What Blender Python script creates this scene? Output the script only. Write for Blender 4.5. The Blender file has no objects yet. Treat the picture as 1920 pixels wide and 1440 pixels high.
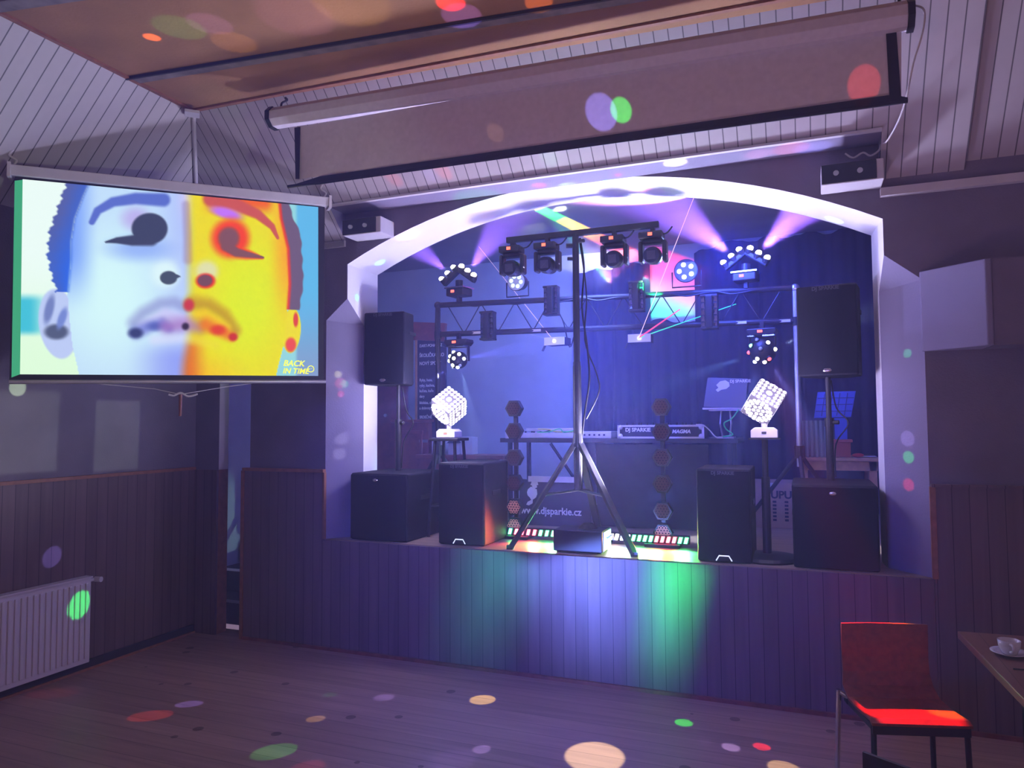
import bpy, bmesh, math, random
from mathutils import Vector, Matrix, Euler
random.seed(7)
PI = math.pi
S = bpy.context.scene
COL = S.collection

# ---------------------------------------------------------------- camera
F_PX, YAW, PITCH, ROLL, EYE = 1364.3, .37932, .05142, -.0067, 1.8
_f = Vector((-math.sin(YAW)*math.cos(PITCH), math.cos(YAW)*math.cos(PITCH), math.sin(PITCH)))
_r = Vector((math.cos(YAW), math.sin(YAW), 0)); _u = _r.cross(_f)
CR = math.cos(ROLL)*_r + math.sin(ROLL)*_u
CU = -math.sin(ROLL)*_r + math.cos(ROLL)*_u
cd = bpy.data.cameras.new('camera'); cam = bpy.data.objects.new('camera', cd); COL.objects.link(cam)
m = Matrix((CR, CU, -_f)).transposed().to_4x4(); m.translation = (0, 0, EYE)
cam.matrix_world = m
cd.sensor_width = 36; cd.lens = 36*F_PX/1920; cd.clip_start = .02
S.camera = cam
def ray(px, py): return _f + (px-960)/F_PX*CR - (py-720)/F_PX*CU
E0 = Vector((0, 0, EYE))
def at(px, py, Y):
    d = ray(px, py); return E0 + d*(Y/d.y)
def atz(px, py, z):
    d = ray(px, py); return E0 + d*((z-EYE)/d.z)
def atx(px, py, x):
    d = ray(px, py); return E0 + d*(x/d.x)
def atplane(px, py, p0, n):
    d = ray(px, py); return E0 + d*((Vector(p0)-E0).dot(n)/d.dot(n))

# ---------------------------------------------------------------- world, exposure, big lights
S.view_settings.view_transform = 'Standard'; S.view_settings.look = 'None'
S.view_settings.exposure = 0.0; S.view_settings.gamma = 1; S.view_settings.use_curve_mapping = False
W = bpy.data.worlds.new('world'); S.world = W; W.use_nodes = True
W.node_tree.nodes['Background'].inputs[0].default_value = (.66, .44, .70, 1)
W.node_tree.nodes['Background'].inputs[1].default_value = .29
try:
    S.cycles.use_denoising = True; S.cycles.sample_clamp_indirect = 4; S.cycles.max_bounces = 5
    S.cycles.volume_bounces = 1; S.cycles.diffuse_bounces = 3; S.cycles.glossy_bounces = 2
    S.cycles.caustics_reflective = False; S.cycles.caustics_refractive = False
except Exception: pass

def lamp(kind, name, loc, color, W_, target=None, angle=None, blend=.4, radius=.03, size=None):
    L = bpy.data.lights.new(name, kind); L.color = color; L.energy = W_
    if kind == 'SPOT':
        L.spot_size = math.radians(angle); L.spot_blend = blend; L.shadow_soft_size = radius
    elif kind == 'POINT': L.shadow_soft_size = radius
    elif kind == 'AREA': L.size = size[0]; L.shape = 'RECTANGLE'; L.size_y = size[1]
    o = bpy.data.objects.new(name, L); COL.objects.link(o); o.location = loc
    if target is not None:
        o.rotation_euler = (Vector(target)-Vector(loc)).to_track_quat('-Z', 'Y').to_euler()
    return o
def _uv(o, p):       # where a point lies in the lamp's own picture plane
    q = o.rotation_euler.to_matrix().transposed() @ (Vector(p)-o.location); return Vector((q.x/q.z, q.y/q.z))
def gobo(o, P0, P1, half, stops, soft=.25):
    """a band of coloured light thrown by a fixture from P0 to P1, half its width across"""
    a, b = _uv(o, P0), _uv(o, P1); d = b-a; L_ = d.length; d.normalize(); h_ = half*L_/(Vector(P1)-Vector(P0)).length
    o.data.use_nodes = True; nt = o.data.node_tree; em = nt.nodes['Emission']
    def mt(op, x, y=None):
        n = nt.nodes.new('ShaderNodeMath'); n.operation = op
        for i, v in enumerate((x, y)):
            if v is None: continue
            if isinstance(v, (int, float)): n.inputs[i].default_value = v
            else: nt.links.new(v, n.inputs[i])
        return n.outputs[0]
    tc = nt.nodes.new('ShaderNodeTexCoord'); sp_ = nt.nodes.new('ShaderNodeSeparateXYZ'); nt.links.new(tc.outputs['Normal'], sp_.inputs[0])
    u = mt('SUBTRACT', mt('DIVIDE', sp_.outputs[0], sp_.outputs[2]), a.x); v = mt('SUBTRACT', mt('DIVIDE', sp_.outputs[1], sp_.outputs[2]), a.y)
    t = mt('DIVIDE', mt('ADD', mt('MULTIPLY', u, d.x), mt('MULTIPLY', v, d.y)), L_); w = mt('DIVIDE', mt('ABSOLUTE', mt('ADD', mt('MULTIPLY', u, -d.y), mt('MULTIPLY', v, d.x))), h_)
    m1 = mt('MINIMUM', mt('MAXIMUM', mt('DIVIDE', mt('SUBTRACT', 1.0, w), soft), 0.0), 1.0)
    e_ = mt('DIVIDE', mt('SUBTRACT', .5, mt('ABSOLUTE', mt('SUBTRACT', t, .5))), .04); m2 = mt('MINIMUM', mt('MAXIMUM', e_, 0.0), 1.0)
    rp = nt.nodes.new('ShaderNodeValToRGB'); nt.links.new(t, rp.inputs[0]); els = rp.color_ramp.elements
    els[0].position, els[0].color = stops[0][0], (*stops[0][1], 1); els[1].position, els[1].color = stops[-1][0], (*stops[-1][1], 1)
    for p_, c_ in stops[1:-1]: els.new(p_).color = (*c_, 1)
    nt.links.new(rp.outputs[0], em.inputs[0]); nt.links.new(mt('MULTIPLY', m1, m2), em.inputs[1])
BLUE = (.12, .2, 1); VIO = (.5, .25, 1); RED = (1, .05, .04); GRN = (.03, 1, .15); WHT = (.95, .92, 1); WARM = (1, .85, .55)
# projector spill, stage washes, and added lamps that have no fixture
XLW = -4.966
lamp('SPOT', 'projector_spill', (1.6, 1.6, 1.15), (.92, 1, .9), 150, (-4.6, 3.2, 3.3), 42, .5, .06)
lamp('SPOT', 'blue_wash', (-1.6, 6.0, 3.3), (.12, .2, 1), 380, (-2.6, 7.9, 2.0), 125, .8, .25)
lamp('SPOT', 'blue_wash', (-.6, 5.9, 3.25), (.05, .09, 1), 340, (-.3, 7.9, 2.0), 110, .8, .25)
lamp('SPOT', 'added_violet_wash', (-1.32, 5.34, 1.5), (.62, .58, 1), 400, (-1.4, 4.6, 2.2), 150, .5, .15)  # added lamp without a fixture, brightens jambs and arch

for y0_, x0_, x1_ in ((812, -60, 112), (818, 176, 262)):
    o = lamp('SPOT', 'projector_spill', (1.6, 1.6, 1.15), (1, 1, 1), 420, atx(100, 815, XLW), 16, .1, .012)
    gobo(o, atx(x0_, y0_, XLW), atx(x1_, y0_-3, XLW), .30, ((0, (.8, 1, .85)), (.7, (.85, .95, .8)), (1, (.8, 1, .9))), .08)
lamp('SPOT', 'added_uplight', (-.7, 2.0, .45), (1, .6, .85), 62, (-.9, 4.2, 3.4), 100, .8, .15)  # added lamp out of view, lifts the wide screen and cove
lamp('SPOT', 'added_blue_wash', (-1.6, .2, 3.3), (.04, .07, 1), 900, (-1.6, 4.9, 1.0), 56, .9, .15)  # added lamp out of view, turns speaker fronts and riser navy
lamp('POINT', 'stage_fill', (-1.7, 5.75, 2.3), (.05, .09, 1), 44, radius=.3)  # added blue point that fills the stage haze
# ---------------------------------------------------------------- materials
def mat(name, col, rough=.6, metal=0, emit=None, estr=0, noise=0, nscale=12, bump=0, bscale=60, spec=.5):
    M = bpy.data.materials.new(name); M.use_nodes = True; nt = M.node_tree; b = nt.nodes['Principled BSDF']
    b.inputs['Base Color'].default_value = (*col, 1); b.inputs['Roughness'].default_value = rough
    b.inputs['Metallic'].default_value = metal; b.inputs['Specular IOR Level'].default_value = spec
    tc = nt.nodes.new('ShaderNodeTexCoord')
    if noise:
        n = nt.nodes.new('ShaderNodeTexNoise'); n.inputs['Scale'].default_value = nscale; n.inputs['Detail'].default_value = 5
        nt.links.new(tc.outputs['Object'], n.inputs['Vector'])
        r = nt.nodes.new('ShaderNodeValToRGB')
        r.color_ramp.elements[0].position = .3; r.color_ramp.elements[1].position = .7
        r.color_ramp.elements[0].color = (*[c*(1-noise) for c in col], 1)
        r.color_ramp.elements[1].color = (*[min(1, c*(1+noise)) for c in col], 1)
        nt.links.new(n.outputs['Fac'], r.inputs['Fac']); nt.links.new(r.outputs['Color'], b.inputs['Base Color'])
    if bump:
        n2 = nt.nodes.new('ShaderNodeTexNoise'); n2.inputs['Scale'].default_value = bscale; n2.inputs['Detail'].default_value = 4
        nt.links.new(tc.outputs['Object'], n2.inputs['Vector'])
        bp = nt.nodes.new('ShaderNodeBump'); bp.inputs['Strength'].default_value = bump; bp.inputs['Distance'].default_value = .01
        nt.links.new(n2.outputs['Fac'], bp.inputs['Height']); nt.links.new(bp.outputs['Normal'], b.inputs['Normal'])
    if emit:
        b.inputs['Emission Color'].default_value = (*emit, 1); b.inputs['Emission Strength'].default_value = estr
    return M
def boards(name, col, pitch, axis, groove=.07, rough=.6, dark=.35, grain=.18, gaxis=2, knots=0):
    """boards laid side by side along an axis of the object's own coordinates"""
    M = mat(name, col, rough); nt = M.node_tree; b = nt.nodes['Principled BSDF']
    tc = nt.nodes.new('ShaderNodeTexCoord'); sp = nt.nodes.new('ShaderNodeSeparateXYZ'); nt.links.new(tc.outputs['Object'], sp.inputs[0])
    def math_(op, a, bv=None):
        n = nt.nodes.new('ShaderNodeMath'); n.operation = op
        for i, v in enumerate((a, bv)):
            if v is None: continue
            if isinstance(v, (int, float)): n.inputs[i].default_value = v
            else: nt.links.new(v, n.inputs[i])
        return n.outputs[0]
    q = math_('DIVIDE', sp.outputs[axis], pitch); fr = math_('FRACT', q); fl = math_('FLOOR', q)
    g = math_('LESS_THAN', fr, groove)
    wn = nt.nodes.new('ShaderNodeTexWhiteNoise'); wn.noise_dimensions = '1D'; nt.links.new(fl, wn.inputs['W'])
    sc = [26, 26, 26]; sc[gaxis] = 1.6
    mp = nt.nodes.new('ShaderNodeMapping'); mp.inputs['Scale'].default_value = sc; nt.links.new(tc.outputs['Object'], mp.inputs[0])
    ns = nt.nodes.new('ShaderNodeTexNoise'); ns.inputs['Scale'].default_value = 1; ns.inputs['Detail'].default_value = 4
    nt.links.new(mp.outputs[0], ns.inputs['Vector'])
    v = math_('ADD', math_('MULTIPLY', math_('SUBTRACT', wn.outputs[0], .5), grain), math_('MULTIPLY', math_('SUBTRACT', ns.outputs[0], .5), grain*2.5))
    v = math_('ADD', v, 1.0)
    if knots:
        vo = nt.nodes.new('ShaderNodeTexVoronoi'); vo.inputs['Scale'].default_value = knots; nt.links.new(tc.outputs['Object'], vo.inputs['Vector'])
        k = math_('LESS_THAN', vo.outputs['Distance'], .1); v = math_('MULTIPLY', v, math_('SUBTRACT', 1.0, math_('MULTIPLY', k, .55)))
    v = math_('MULTIPLY', v, math_('SUBTRACT', 1.0, math_('MULTIPLY', g, 1-dark)))
    mx = nt.nodes.new('ShaderNodeVectorMath'); mx.operation = 'SCALE'; mx.inputs[0].default_value = col; nt.links.new(v, mx.inputs['Scale'])
    nt.links.new(mx.outputs[0], b.inputs['Base Color'])
    bp = nt.nodes.new('ShaderNodeBump'); bp.inputs['Strength'].default_value = .6; bp.inputs['Distance'].default_value = .006
    nt.links.new(math_('SUBTRACT', 1.0, g), bp.inputs['Height']); nt.links.new(bp.outputs[0], b.inputs['Normal'])
    return M
def glow(name, col, s): return mat(name, tuple(c*.5 for c in col), .4, emit=col, estr=s)

M = {}
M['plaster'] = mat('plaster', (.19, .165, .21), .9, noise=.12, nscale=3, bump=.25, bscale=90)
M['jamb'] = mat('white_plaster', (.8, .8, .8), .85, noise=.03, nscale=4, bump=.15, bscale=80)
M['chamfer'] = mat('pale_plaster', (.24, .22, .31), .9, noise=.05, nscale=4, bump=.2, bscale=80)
M['stage_wall'] = mat('stage_plaster', (.44, .46, .52), .95, noise=.08, nscale=3, bump=.2, bscale=60)
M['floor'] = boards('floor_planks', (.32, .20, .16), .13, 1, .03, .42, .45, .28, 0, 3.2)
M['stage_floor'] = boards('stage_planks', (.34, .24, .16), .12, 1, .03, .4, .5, .2, 0)
M['wains'] = boards('wainscot_boards', (.155, .10, .105), .088, 0, .05, .5, .35, .22, 2)
M['wains_left'] = boards('wainscot_boards_left', (.15, .10, .095), .088, 1, .05, .5, .35, .22, 2)
M['cap'] = mat('cap_wood', (.30, .13, .07), .5, noise=.2, nscale=20)
M['cove'] = boards('painted_boards', (.50, .46, .47), .084, 0, .08, .6, .28, .05, 2)
M['cove_left'] = boards('painted_boards_left', (.52, .49, .47), .094, 1, .08, .6, .28, .05, 2)
M['ceil'] = mat('fibreboard', (.33, .17, .07), .8, noise=.16, nscale=2.2, bump=.2, bscale=50)
M['batten'] = mat('batten_wood', (.20, .17, .15), .7, noise=.3, nscale=9)
M['white'] = mat('white_paint', (.62, .60, .60), .5, noise=.05, nscale=10)
M['black'] = mat('black_satin', (.012, .012, .015), .45, noise=.1)
M['grille'] = mat('speaker_grille', (.005, .006, .012), .7, bump=.3, bscale=700, spec=.2)
M['cab'] = mat('speaker_cabinet', (.007, .008, .014), .6, bump=.3, bscale=400, spec=.3)
M['metal'] = mat('black_steel', (.016, .016, .02), .5, .2)
M['chrome'] = mat('chrome', (.7, .7, .72), .2, 1)
M['alu'] = mat('aluminium', (.6, .6, .62), .4, .8, noise=.08)
M['fabric'] = mat('screen_fabric', (.70, .66, .70), .95, noise=.05, nscale=30, bump=.1, bscale=300)
M['curtain'] = mat('black_curtain', (.010, .010, .014), .95, noise=.2)
M['cable'] = mat('black_cable', (.01, .01, .012), .5)
M['pcable'] = mat('pale_cable', (.6, .58, .56), .5)
M['gcable'] = mat('green_cable', (.05, .6, .2), .5)
M['rad'] = mat('radiator_enamel', (.70, .66, .68), .4)
M['brown'] = mat('red_brown_wood', (.22, .07, .045), .45, noise=.25, nscale=14)
M['wood'] = mat('light_wood', (.55, .30, .15), .5, noise=.2, nscale=14)
M['card'] = mat('cardboard', (.50, .34, .26), .9, noise=.08)
M['ink'] = mat('dark_ink', (.03, .03, .035), .7)
M['wtext'] = mat('white_lettering', (.8, .8, .82), .6)
M['gtext'] = mat('grey_lettering', (.07, .07, .09), .6)
M['lens'] = mat('clear_lens', (.5, .55, .58), .12)
M['ceram'] = mat('white_ceramic', (.72, .70, .74), .18)
M['mirror'] = mat('mirror_facets', (.75, .76, .8), .08, 1)
M['reddisp'] = glow('red_display', (1, .12, .06), 3)
M['whled'] = glow('white_led', (.93, .86, 1), 14)
M['blled'] = glow('blue_white_led', (.6, .66, 1), 12)
M['wmled'] = glow('warm_led', (1, .9, .8), 14)
M['cubeled'] = glow('cube_led', (.92, .85, 1), 5)
M['cubeface'] = mat('cube_face', (.05, .05, .06), .4, emit=(.75, .6, 1), estr=.3)
M['hexface'] = mat('hex_honeycomb', (.012, .008, .01), .8, noise=.2, nscale=60, spec=.05)

# ---------------------------------------------------------------- mesh helpers
class B:
    def __init__(s): s.v = []; s.f = []
    def add(s, v, f):
        n = len(s.v); s.v += [Vector(p) for p in v]; s.f += [[i+n for i in q] for q in f]; return s
    def box(s, c, d, R=None):
        c = Vector(c); x, y, z = [k/2 for k in d]
        v = [Vector((a*x, b*y, e*z)) for a in (-1, 1) for b in (-1, 1) for e in (-1, 1)]
        if R is not None: v = [R @ p for p in v]
        return s.add([c+p for p in v], [(0,1,3,2),(4,6,7,5),(0,4,5,1),(2,3,7,6),(0,2,6,4),(1,5,7,3)])
    def cyl(s, p0, p1, r, r1=None, n=14):
        p0, p1 = Vector(p0), Vector(p1); r1 = r if r1 is None else r1
        d = (p1-p0).normalized(); a = d.orthogonal().normalized(); b = d.cross(a)
        v = [p0+r*(math.cos(2*PI*i/n)*a+math.sin(2*PI*i/n)*b) for i in range(n)]
        v += [p1+r1*(math.cos(2*PI*i/n)*a+math.sin(2*PI*i/n)*b) for i in range(n)]
        f = [(i, (i+1) % n, n+(i+1) % n, n+i) for i in range(n)] + [tuple(range(n-1, -1, -1)), tuple(range(n, 2*n))]
        return s.add(v, f)
    def tube(s, pts, r, n=7, smooth=0):
        P = [Vector(p) for p in pts]
        if smooth:
            Q = []
            for i in range(len(P)-1):
                a, b, c, d = P[max(i-1, 0)], P[i], P[i+1], P[min(i+2, len(P)-1)]
                for k in range(smooth):
                    t = k/smooth
                    Q.append(.5*((2*b)+(c-a)*t+(2*a-5*b+4*c-d)*t*t+(3*b-a-3*c+d)*t**3))
            Q.append(P[-1]); P = Q
        v = []; nrm = None
        for i, p in enumerate(P):
            d = (P[min(i+1, len(P)-1)]-P[max(i-1, 0)]).normalized()
            if nrm is None: nrm = d.orthogonal().normalized()
            nrm = (nrm-d*nrm.dot(d)).normalized(); b = d.cross(nrm)
            v += [p+r*(math.cos(2*PI*k/n)*nrm+math.sin(2*PI*k/n)*b) for k in range(n)]
        f = [(i*n+k, i*n+(k+1) % n, (i+1)*n+(k+1) % n, (i+1)*n+k) for i in range(len(P)-1) for k in range(n)]
        f += [tuple(range(n-1, -1, -1)), tuple(range((len(P)-1)*n, len(P)*n))]
        return s.add(v, f)
    def prism(s, pts, off):
        """closed polygon of 3D points extruded by a vector"""
        P = [Vector(p) for p in pts]; n = len(P); off = Vector(off)
        return s.add(P+[p+off for p in P], [tuple(range(n-1, -1, -1)), tuple(range(n, 2*n))]+[(i, (i+1) % n, n+(i+1) % n, n+i) for i in range(n)])
    def face(s, pts): return s.add(pts, [tuple(range(len(pts)))])
    def ball(s, c, r, sc=(1, 1, 1), u=14, w=9, R=None):
        v = []; c = Vector(c)
        for j in range(w+1):
            for i in range(u):
                th = PI*j/w; p = Vector((math.sin(th)*math.cos(2*PI*i/u)*sc[0], math.sin(th)*math.sin(2*PI*i/u)*sc[1], math.cos(th)*sc[2]))*r
                v.append(c+(R @ p if R is not None else p))
        return s.add(v, [(j*u+i, j*u+(i+1) % u, (j+1)*u+(i+1) % u, (j+1)*u+i) for j in range(w) for i in range(u)])
    def lathe(s, prof, c=(0, 0, 0), n=28):
        c = Vector(c); v = []
        for r, z in prof: v += [c+Vector((r*math.cos(2*PI*i/n), r*math.sin(2*PI*i/n), z)) for i in range(n)]
        return s.add(v, [(j*n+i, j*n+(i+1) % n, (j+1)*n+(i+1) % n, (j+1)*n+i) for j in range(len(prof)-1) for i in range(n)])
    def hexa(s, c, r, depth, axis=(0, 1, 0), rot=0):
        c = Vector(c)
        return s.prism([c+Vector((r*math.cos(rot+PI/3*i), 0, r*math.sin(rot+PI/3*i))) for i in range(6)], Vector(axis)*depth)
def obj(name, b, m_, parent=None, bevel=0, smooth=False, world=False, label=None):
    me = bpy.data.meshes.new(name); me.from_pydata([tuple(p) for p in b.v], [], b.f); me.update()
    bm = bmesh.new(); bm.from_mesh(me); bmesh.ops.remove_doubles(bm, verts=bm.verts, dist=1e-6)
    bmesh.ops.recalc_face_normals(bm, faces=bm.faces); bm.to_mesh(me); bm.free()
    me.materials.append(m_)
    if smooth: 
        for p in me.polygons: p.use_smooth = True
    o = bpy.data.objects.new(name, me); COL.objects.link(o)
    if parent is not None:
        o.parent = parent
        if world:
            root = parent
            mw = Matrix.LocRotScale(root.location, root.rotation_euler, root.scale) if root.parent is None else Matrix.Identity(4)
            o.matrix_parent_inverse = mw.inverted()
    if bevel:
        md = o.modifiers.new('bevel', 'BEVEL'); md.width = bevel; md.segments = 2; md.limit_method = 'ANGLE'
    if label: o['label'] = label
    return o
def thing(name, label, cat, loc=(0, 0, 0), rz=0, group=None, rot=None):
    o = bpy.data.objects.new(name, None); COL.objects.link(o); o.empty_display_size = .1
    o.location = loc; o.rotation_euler = rot if rot else (0, 0, rz); o['label'] = label; o['category'] = cat
    if group: o['group'] = group
    return o
def tag(o, label, cat, group=None):
    o['label'] = label; o['category'] = cat
    if group: o['group'] = group
    return o
def struct(name, b, m_, **k):
    o = obj(name, b, m_, **k); o['kind'] = 'structure'; return o
def text(name, s, size, m_, parent, loc, rot=(PI/2, 0, 0), align='CENTER', bold=0, world=False, ext=.001, shear=0, sx=1):
    c = bpy.data.curves.new(name, 'FONT'); c.body = s; c.size = size; c.extrude = ext; c.align_x = align; c.offset = bold; c.shear = shear
    c.resolution_u = 3
    t = bpy.data.objects.new(name, c); COL.objects.link(t); bpy.context.view_layer.update()
    me = bpy.data.meshes.new_from_object(t.evaluated_get(bpy.context.evaluated_depsgraph_get()))
    bpy.data.objects.remove(t)
    me.transform(Matrix.Diagonal((sx, 1, 1, 1)))
    me.transform(Matrix.Translation(loc) @ (rot if isinstance(rot, Matrix) else Euler(rot).to_matrix().to_4x4()))
    me.materials.clear(); me.materials.append(m_)
    o = bpy.data.objects.new(name, me); COL.objects.link(o)
    if parent is not None:
        o.parent = parent
        if world: o.matrix_parent_inverse = Matrix.LocRotScale(parent.location, parent.rotation_euler, None).inverted()
    return o
def copy_thing(root, loc, rz=None, label=None, group=None, rot=None):
    r = root.copy(); COL.objects.link(r); r.location = loc
    if rz is not None: r.rotation_euler = (0, 0, rz)
    if rot is not None: r.rotation_euler = rot
    if label: r['label'] = label
    if group: r['group'] = group
    for ch in list(root.children):
        c = ch.copy(); COL.objects.link(c); c.parent = r
        for g in list(ch.children):
            d = g.copy(); COL.objects.link(d); d.parent = c
    return r

# ================================================================ ROOM SHELL
Y0, XL, XR, ZS, ZW, XB = 4.93, -4.966, 3.6, .866, 1.40, 0
YS, YB = 5.38, 8.0                       # back of the arch wall, back wall of the stage
def zc(x): return 4.13 - .02*(x+4.15)    # the ceiling falls slightly to the right
struct('floor', B().box(((XL+XR)/2, 1.5, -.05), (XR-XL+.3, 7.2, .1)), M['floor'])
# arch wall with chamfered jambs
def arch(xa, za, xb, zb, apex, n=26):
    xm = (xa+xb)/2; pts = []
    for i in range(n+1):
        t = i/n; x = xa+(xb-xa)*t; base = za+(zb-za)*t; h = apex-(za+zb)/2; c = (xb-xa)/2
        R = (c*c+h*h)/(2*h); pts.append((x, base+math.sqrt(R*R-(x-xm)**2)-(R-h)))
    return pts
af = arch(-3.392, 3.08, .486, 3.025, 3.515); ab = arch(-3.392, 3.075, .458, 3.03, 3.505)
w = B(); CY = 5.17
LA0, LA, LB = (-3.594, Y0, 0), (-3.594, Y0, 2.635), (-3.392, Y0, 2.80)
LC, LC0 = (-3.392, CY, 2.61), (-3.392, CY, 0)
RA0, RA, RB_ = (.686, Y0, 0), (.686, Y0, 2.635), (.486, Y0, 2.80)
RC, RC0 = (.474, CY, 2.61), (.474, CY, 0)
TZ = 4.25
front = [(-4.36, Y0, 0), LA0, LA, LB]+[(x, Y0, z) for x, z in af]+[RB_, RA, RA0, (XR, Y0, 0), (XR, Y0, TZ), (XL, Y0, TZ), (XL, Y0, 0), (-4.70, Y0, 0), (-4.70, Y0, 2.3), (-4.36, Y0, 2.3)]
back = [(-4.36, YS, 0), (-3.392, YS, 0)]+[(x, YS, z) for x, z in ab]+[(.458, YS, 0), (XR, YS, 0), (XR, YS, TZ), (-4.36, YS, TZ)]
w.face([(-4.36, YS, 0), (-4.36, YS, TZ), (-4.36, Y0+.1, TZ), (-4.36, Y0+.1, 0)])
w.face(front); w.face(back)
w.face([(XL, Y0, TZ), (XR, Y0, TZ), (XR, YS, TZ), (XL, YS, TZ)])
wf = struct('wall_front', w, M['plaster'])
j = B()
n = len(af)
for i in range(n-1): j.face([(af[i][0], Y0, af[i][1]), (af[i+1][0], Y0, af[i+1][1]), (ab[i+1][0], YS, ab[i+1][1]), (ab[i][0], YS, ab[i][1])])
j.face([LC0, LC, LB, (af[0][0], Y0, af[0][1]), (ab[0][0], YS, ab[0][1]), (-3.392, YS, 0)])
j.face([RC0, RC, RB_, (af[-1][0], Y0, af[-1][1]), (ab[-1][0], YS, ab[-1][1]), (.458, YS, 0)])
YD0 = Y0+.11
j.face([(-4.70, Y0, ZW), (-4.70, YD0, ZW), (-4.70, YD0, 2.3), (-4.70, Y0, 2.3)])
j.face([(-4.70, Y0, 2.3), (-4.36, Y0, 2.3), (-4.36, YD0, 2.3), (-4.70, YD0, 2.3)])
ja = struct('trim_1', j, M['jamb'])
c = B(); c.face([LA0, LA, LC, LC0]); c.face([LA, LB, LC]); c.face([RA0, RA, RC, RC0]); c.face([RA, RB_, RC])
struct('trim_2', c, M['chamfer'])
# doorway jamb below dado height
struct('trim_3', B().box((-4.705, Y0+.055, ZW/2), (.012, .11, ZW)), M['cap'])
# stage floor and riser
struct('floor_1', B().prism([(-4.36, Y0+.004, ZS-.04), (-4.36, YB, ZS-.04), (2.6, YB, ZS-.04), (2.6, Y0+.004, ZS-.04)], (0, 0, .04)), M['stage_floor'])
struct('wall_riser', B().box((-1.45, Y0+.02, (ZS-.04)/2), (4.3, .04, ZS-.042)), M['wains'])
# wainscot on the front
def clad(x0, x1, z1, nm, m_): return struct(nm, B().box(((x0+x1)/2, Y0-.012, z1/2), (x1-x0, .022, z1)), m_)
clad(-4.40, -3.60, ZW, 'wall_front_cladding', M['wains']); clad(-3.598, .69, ZS-.005, 'wall_front_cladding', M['wains']); clad(.692, XR, ZW, 'wall_front_cladding', M['wains'])
clad(XL+.02, -4.70, ZW, 'wall_front_cladding', M['wains'])
struct('trim_4', B().box((-4.0, Y0-.02, ZW+.012), (.82, .04, .026)), M['cap'])
struct('trim_4', B().box((-4.412, Y0-.016, ZW/2), (.03, .035, ZW)), M['cap'])
struct('trim_4', B().box((-3.597, Y0-.01, (ZW+ZS)/2), (.018, .03, ZW-ZS)), M['cap'])
struct('trim_5', B().box(((.69+XR)/2, Y0-.02, ZW+.008), (XR-.69, .04, .018)), M['wains'])
struct('trim_5', B().box((.697, Y0-.018, (ZW+ZS)/2), (.03, .03, ZW-ZS)), M['cap'])
struct('baseboard_front', B().box((-.4, Y0-.032, .012), (8.0, .02, .024)), M['brown'])
# block beside the right jamb, its corner cut at 45 degrees
bk = B().prism([(.672, Y0, 2.20), (.672, Y0-.012, 2.20), (.955, Y0-.27, 2.20), (.985, Y0-.27, 2.20), (.985, Y0, 2.20)], (0, 0, .48)); struct('trim_6', bk, M['chamfer'], bevel=.006)
bk = B().prism([(.987, Y0, 2.20), (.987, Y0-.255, 2.20), (XR, Y0-.255, 2.20), (XR, Y0, 2.20)], (0, 0, .48)); struct('trim_6', bk, M['plaster'])
# left wall
struct('wall_left', B().box((XL-.05, 2.0, 2.1), (.1, 6.0, 4.3)), M['plaster'])
struct('wall_left_cladding', B().box((XL+.011, 2.0, ZW/2), (.022, Y0*2-4.0-.05, ZW)), M['wains_left'])
struct('trim_7', B().box((XL+.02, 2.0, ZW+.01), (.04, 5.8, .024)), M['cap'])
struct('baseboard_left', B().box((XL+.034, 2.0, .035), (.022, 5.8, .07)), M['ink'])
struct('baseboard_left', B().box((XL+.05, 2.0, .008), (.02, 5.8, .016)), M['cap'])
# coved boards under the ceiling
ZL = 3.27; YT, XT = 4.05, -4.15
def cv(x, z): return (x, Y0-(z-ZL), z)
ZM = 3.49
cf = B()
cf.face([cv(XL, ZL), cv(-3.41, ZL), cv(-3.41, ZM), cv(.475, ZM), cv(.475, zc(.475)), cv(XT, zc(XT))] )
cov = struct('ceiling_cove', cf, M['cove'])
c2 = B().prism([cv(.475, ZL-.09), cv(.93, ZL-.09), cv(.93, zc(.93)), cv(.475, zc(.475))], (0, .03, .03)); struct('ceiling_cove', c2, M['cove'])
c2 = B().prism([cv(.93, ZL-.09), cv(XR, ZL-.09), cv(XR, zc(XR)), cv(.93, zc(.93))], (0, .04, .04)); 
c2.v = [p+Vector((0, .025, .025)) for p in c2.v]; struct('ceiling_cove', c2, M['cove'])
cl = B(); cl.face([(XL, -1.0, 3.30), (XL, Y0, 3.27), (XT, YT, zc(XT)), (XT, -1.0, zc(XT))]); struct('ceiling_cove', cl, M['cove_left'])
# soffit, cheeks and mouldings of the cut above the arch
sf = B(); YM = Y0-(ZM-ZL)
sf.face([(-3.41, YM, ZM), (.475, YM, ZM), (.475, Y0, ZM), (-3.41, Y0, ZM)])
sf.face([cv(-3.41, ZL), cv(-3.41, ZM), (-3.41, Y0, ZM)]); sf.face([cv(.475, ZL-.09), cv(.475, ZM), (.475, Y0, ZM), (.475, Y0, ZL)])
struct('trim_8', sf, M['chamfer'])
struct('trim_9', B().box((-1.467, YM-.008, ZM+.022), (3.885, .022, .045)), M['white'])
struct('trim_9', B().box((-1.467, YM-.022, ZM+.006), (3.885, .02, .014)), M['white'])
struct('trim_10', B().box(((XR+.475)/2, Y0-.02+.075, ZL-.09), (XR-.475, .2, .05)), M['white'])
struct('trim_10', B().box(((XL-3.41)/2, Y0-.01, ZL-.02), (XL*-1-3.41, .03, .05)), M['white'])
hip0, hip1 = Vector((XL+.02, Y0-.02, ZL+.0)), Vector((XT+.01, YT-.01, zc(XT)-.01))
struct('trim_11', B().tube([hip0, hip1], .016), M['white'])
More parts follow.
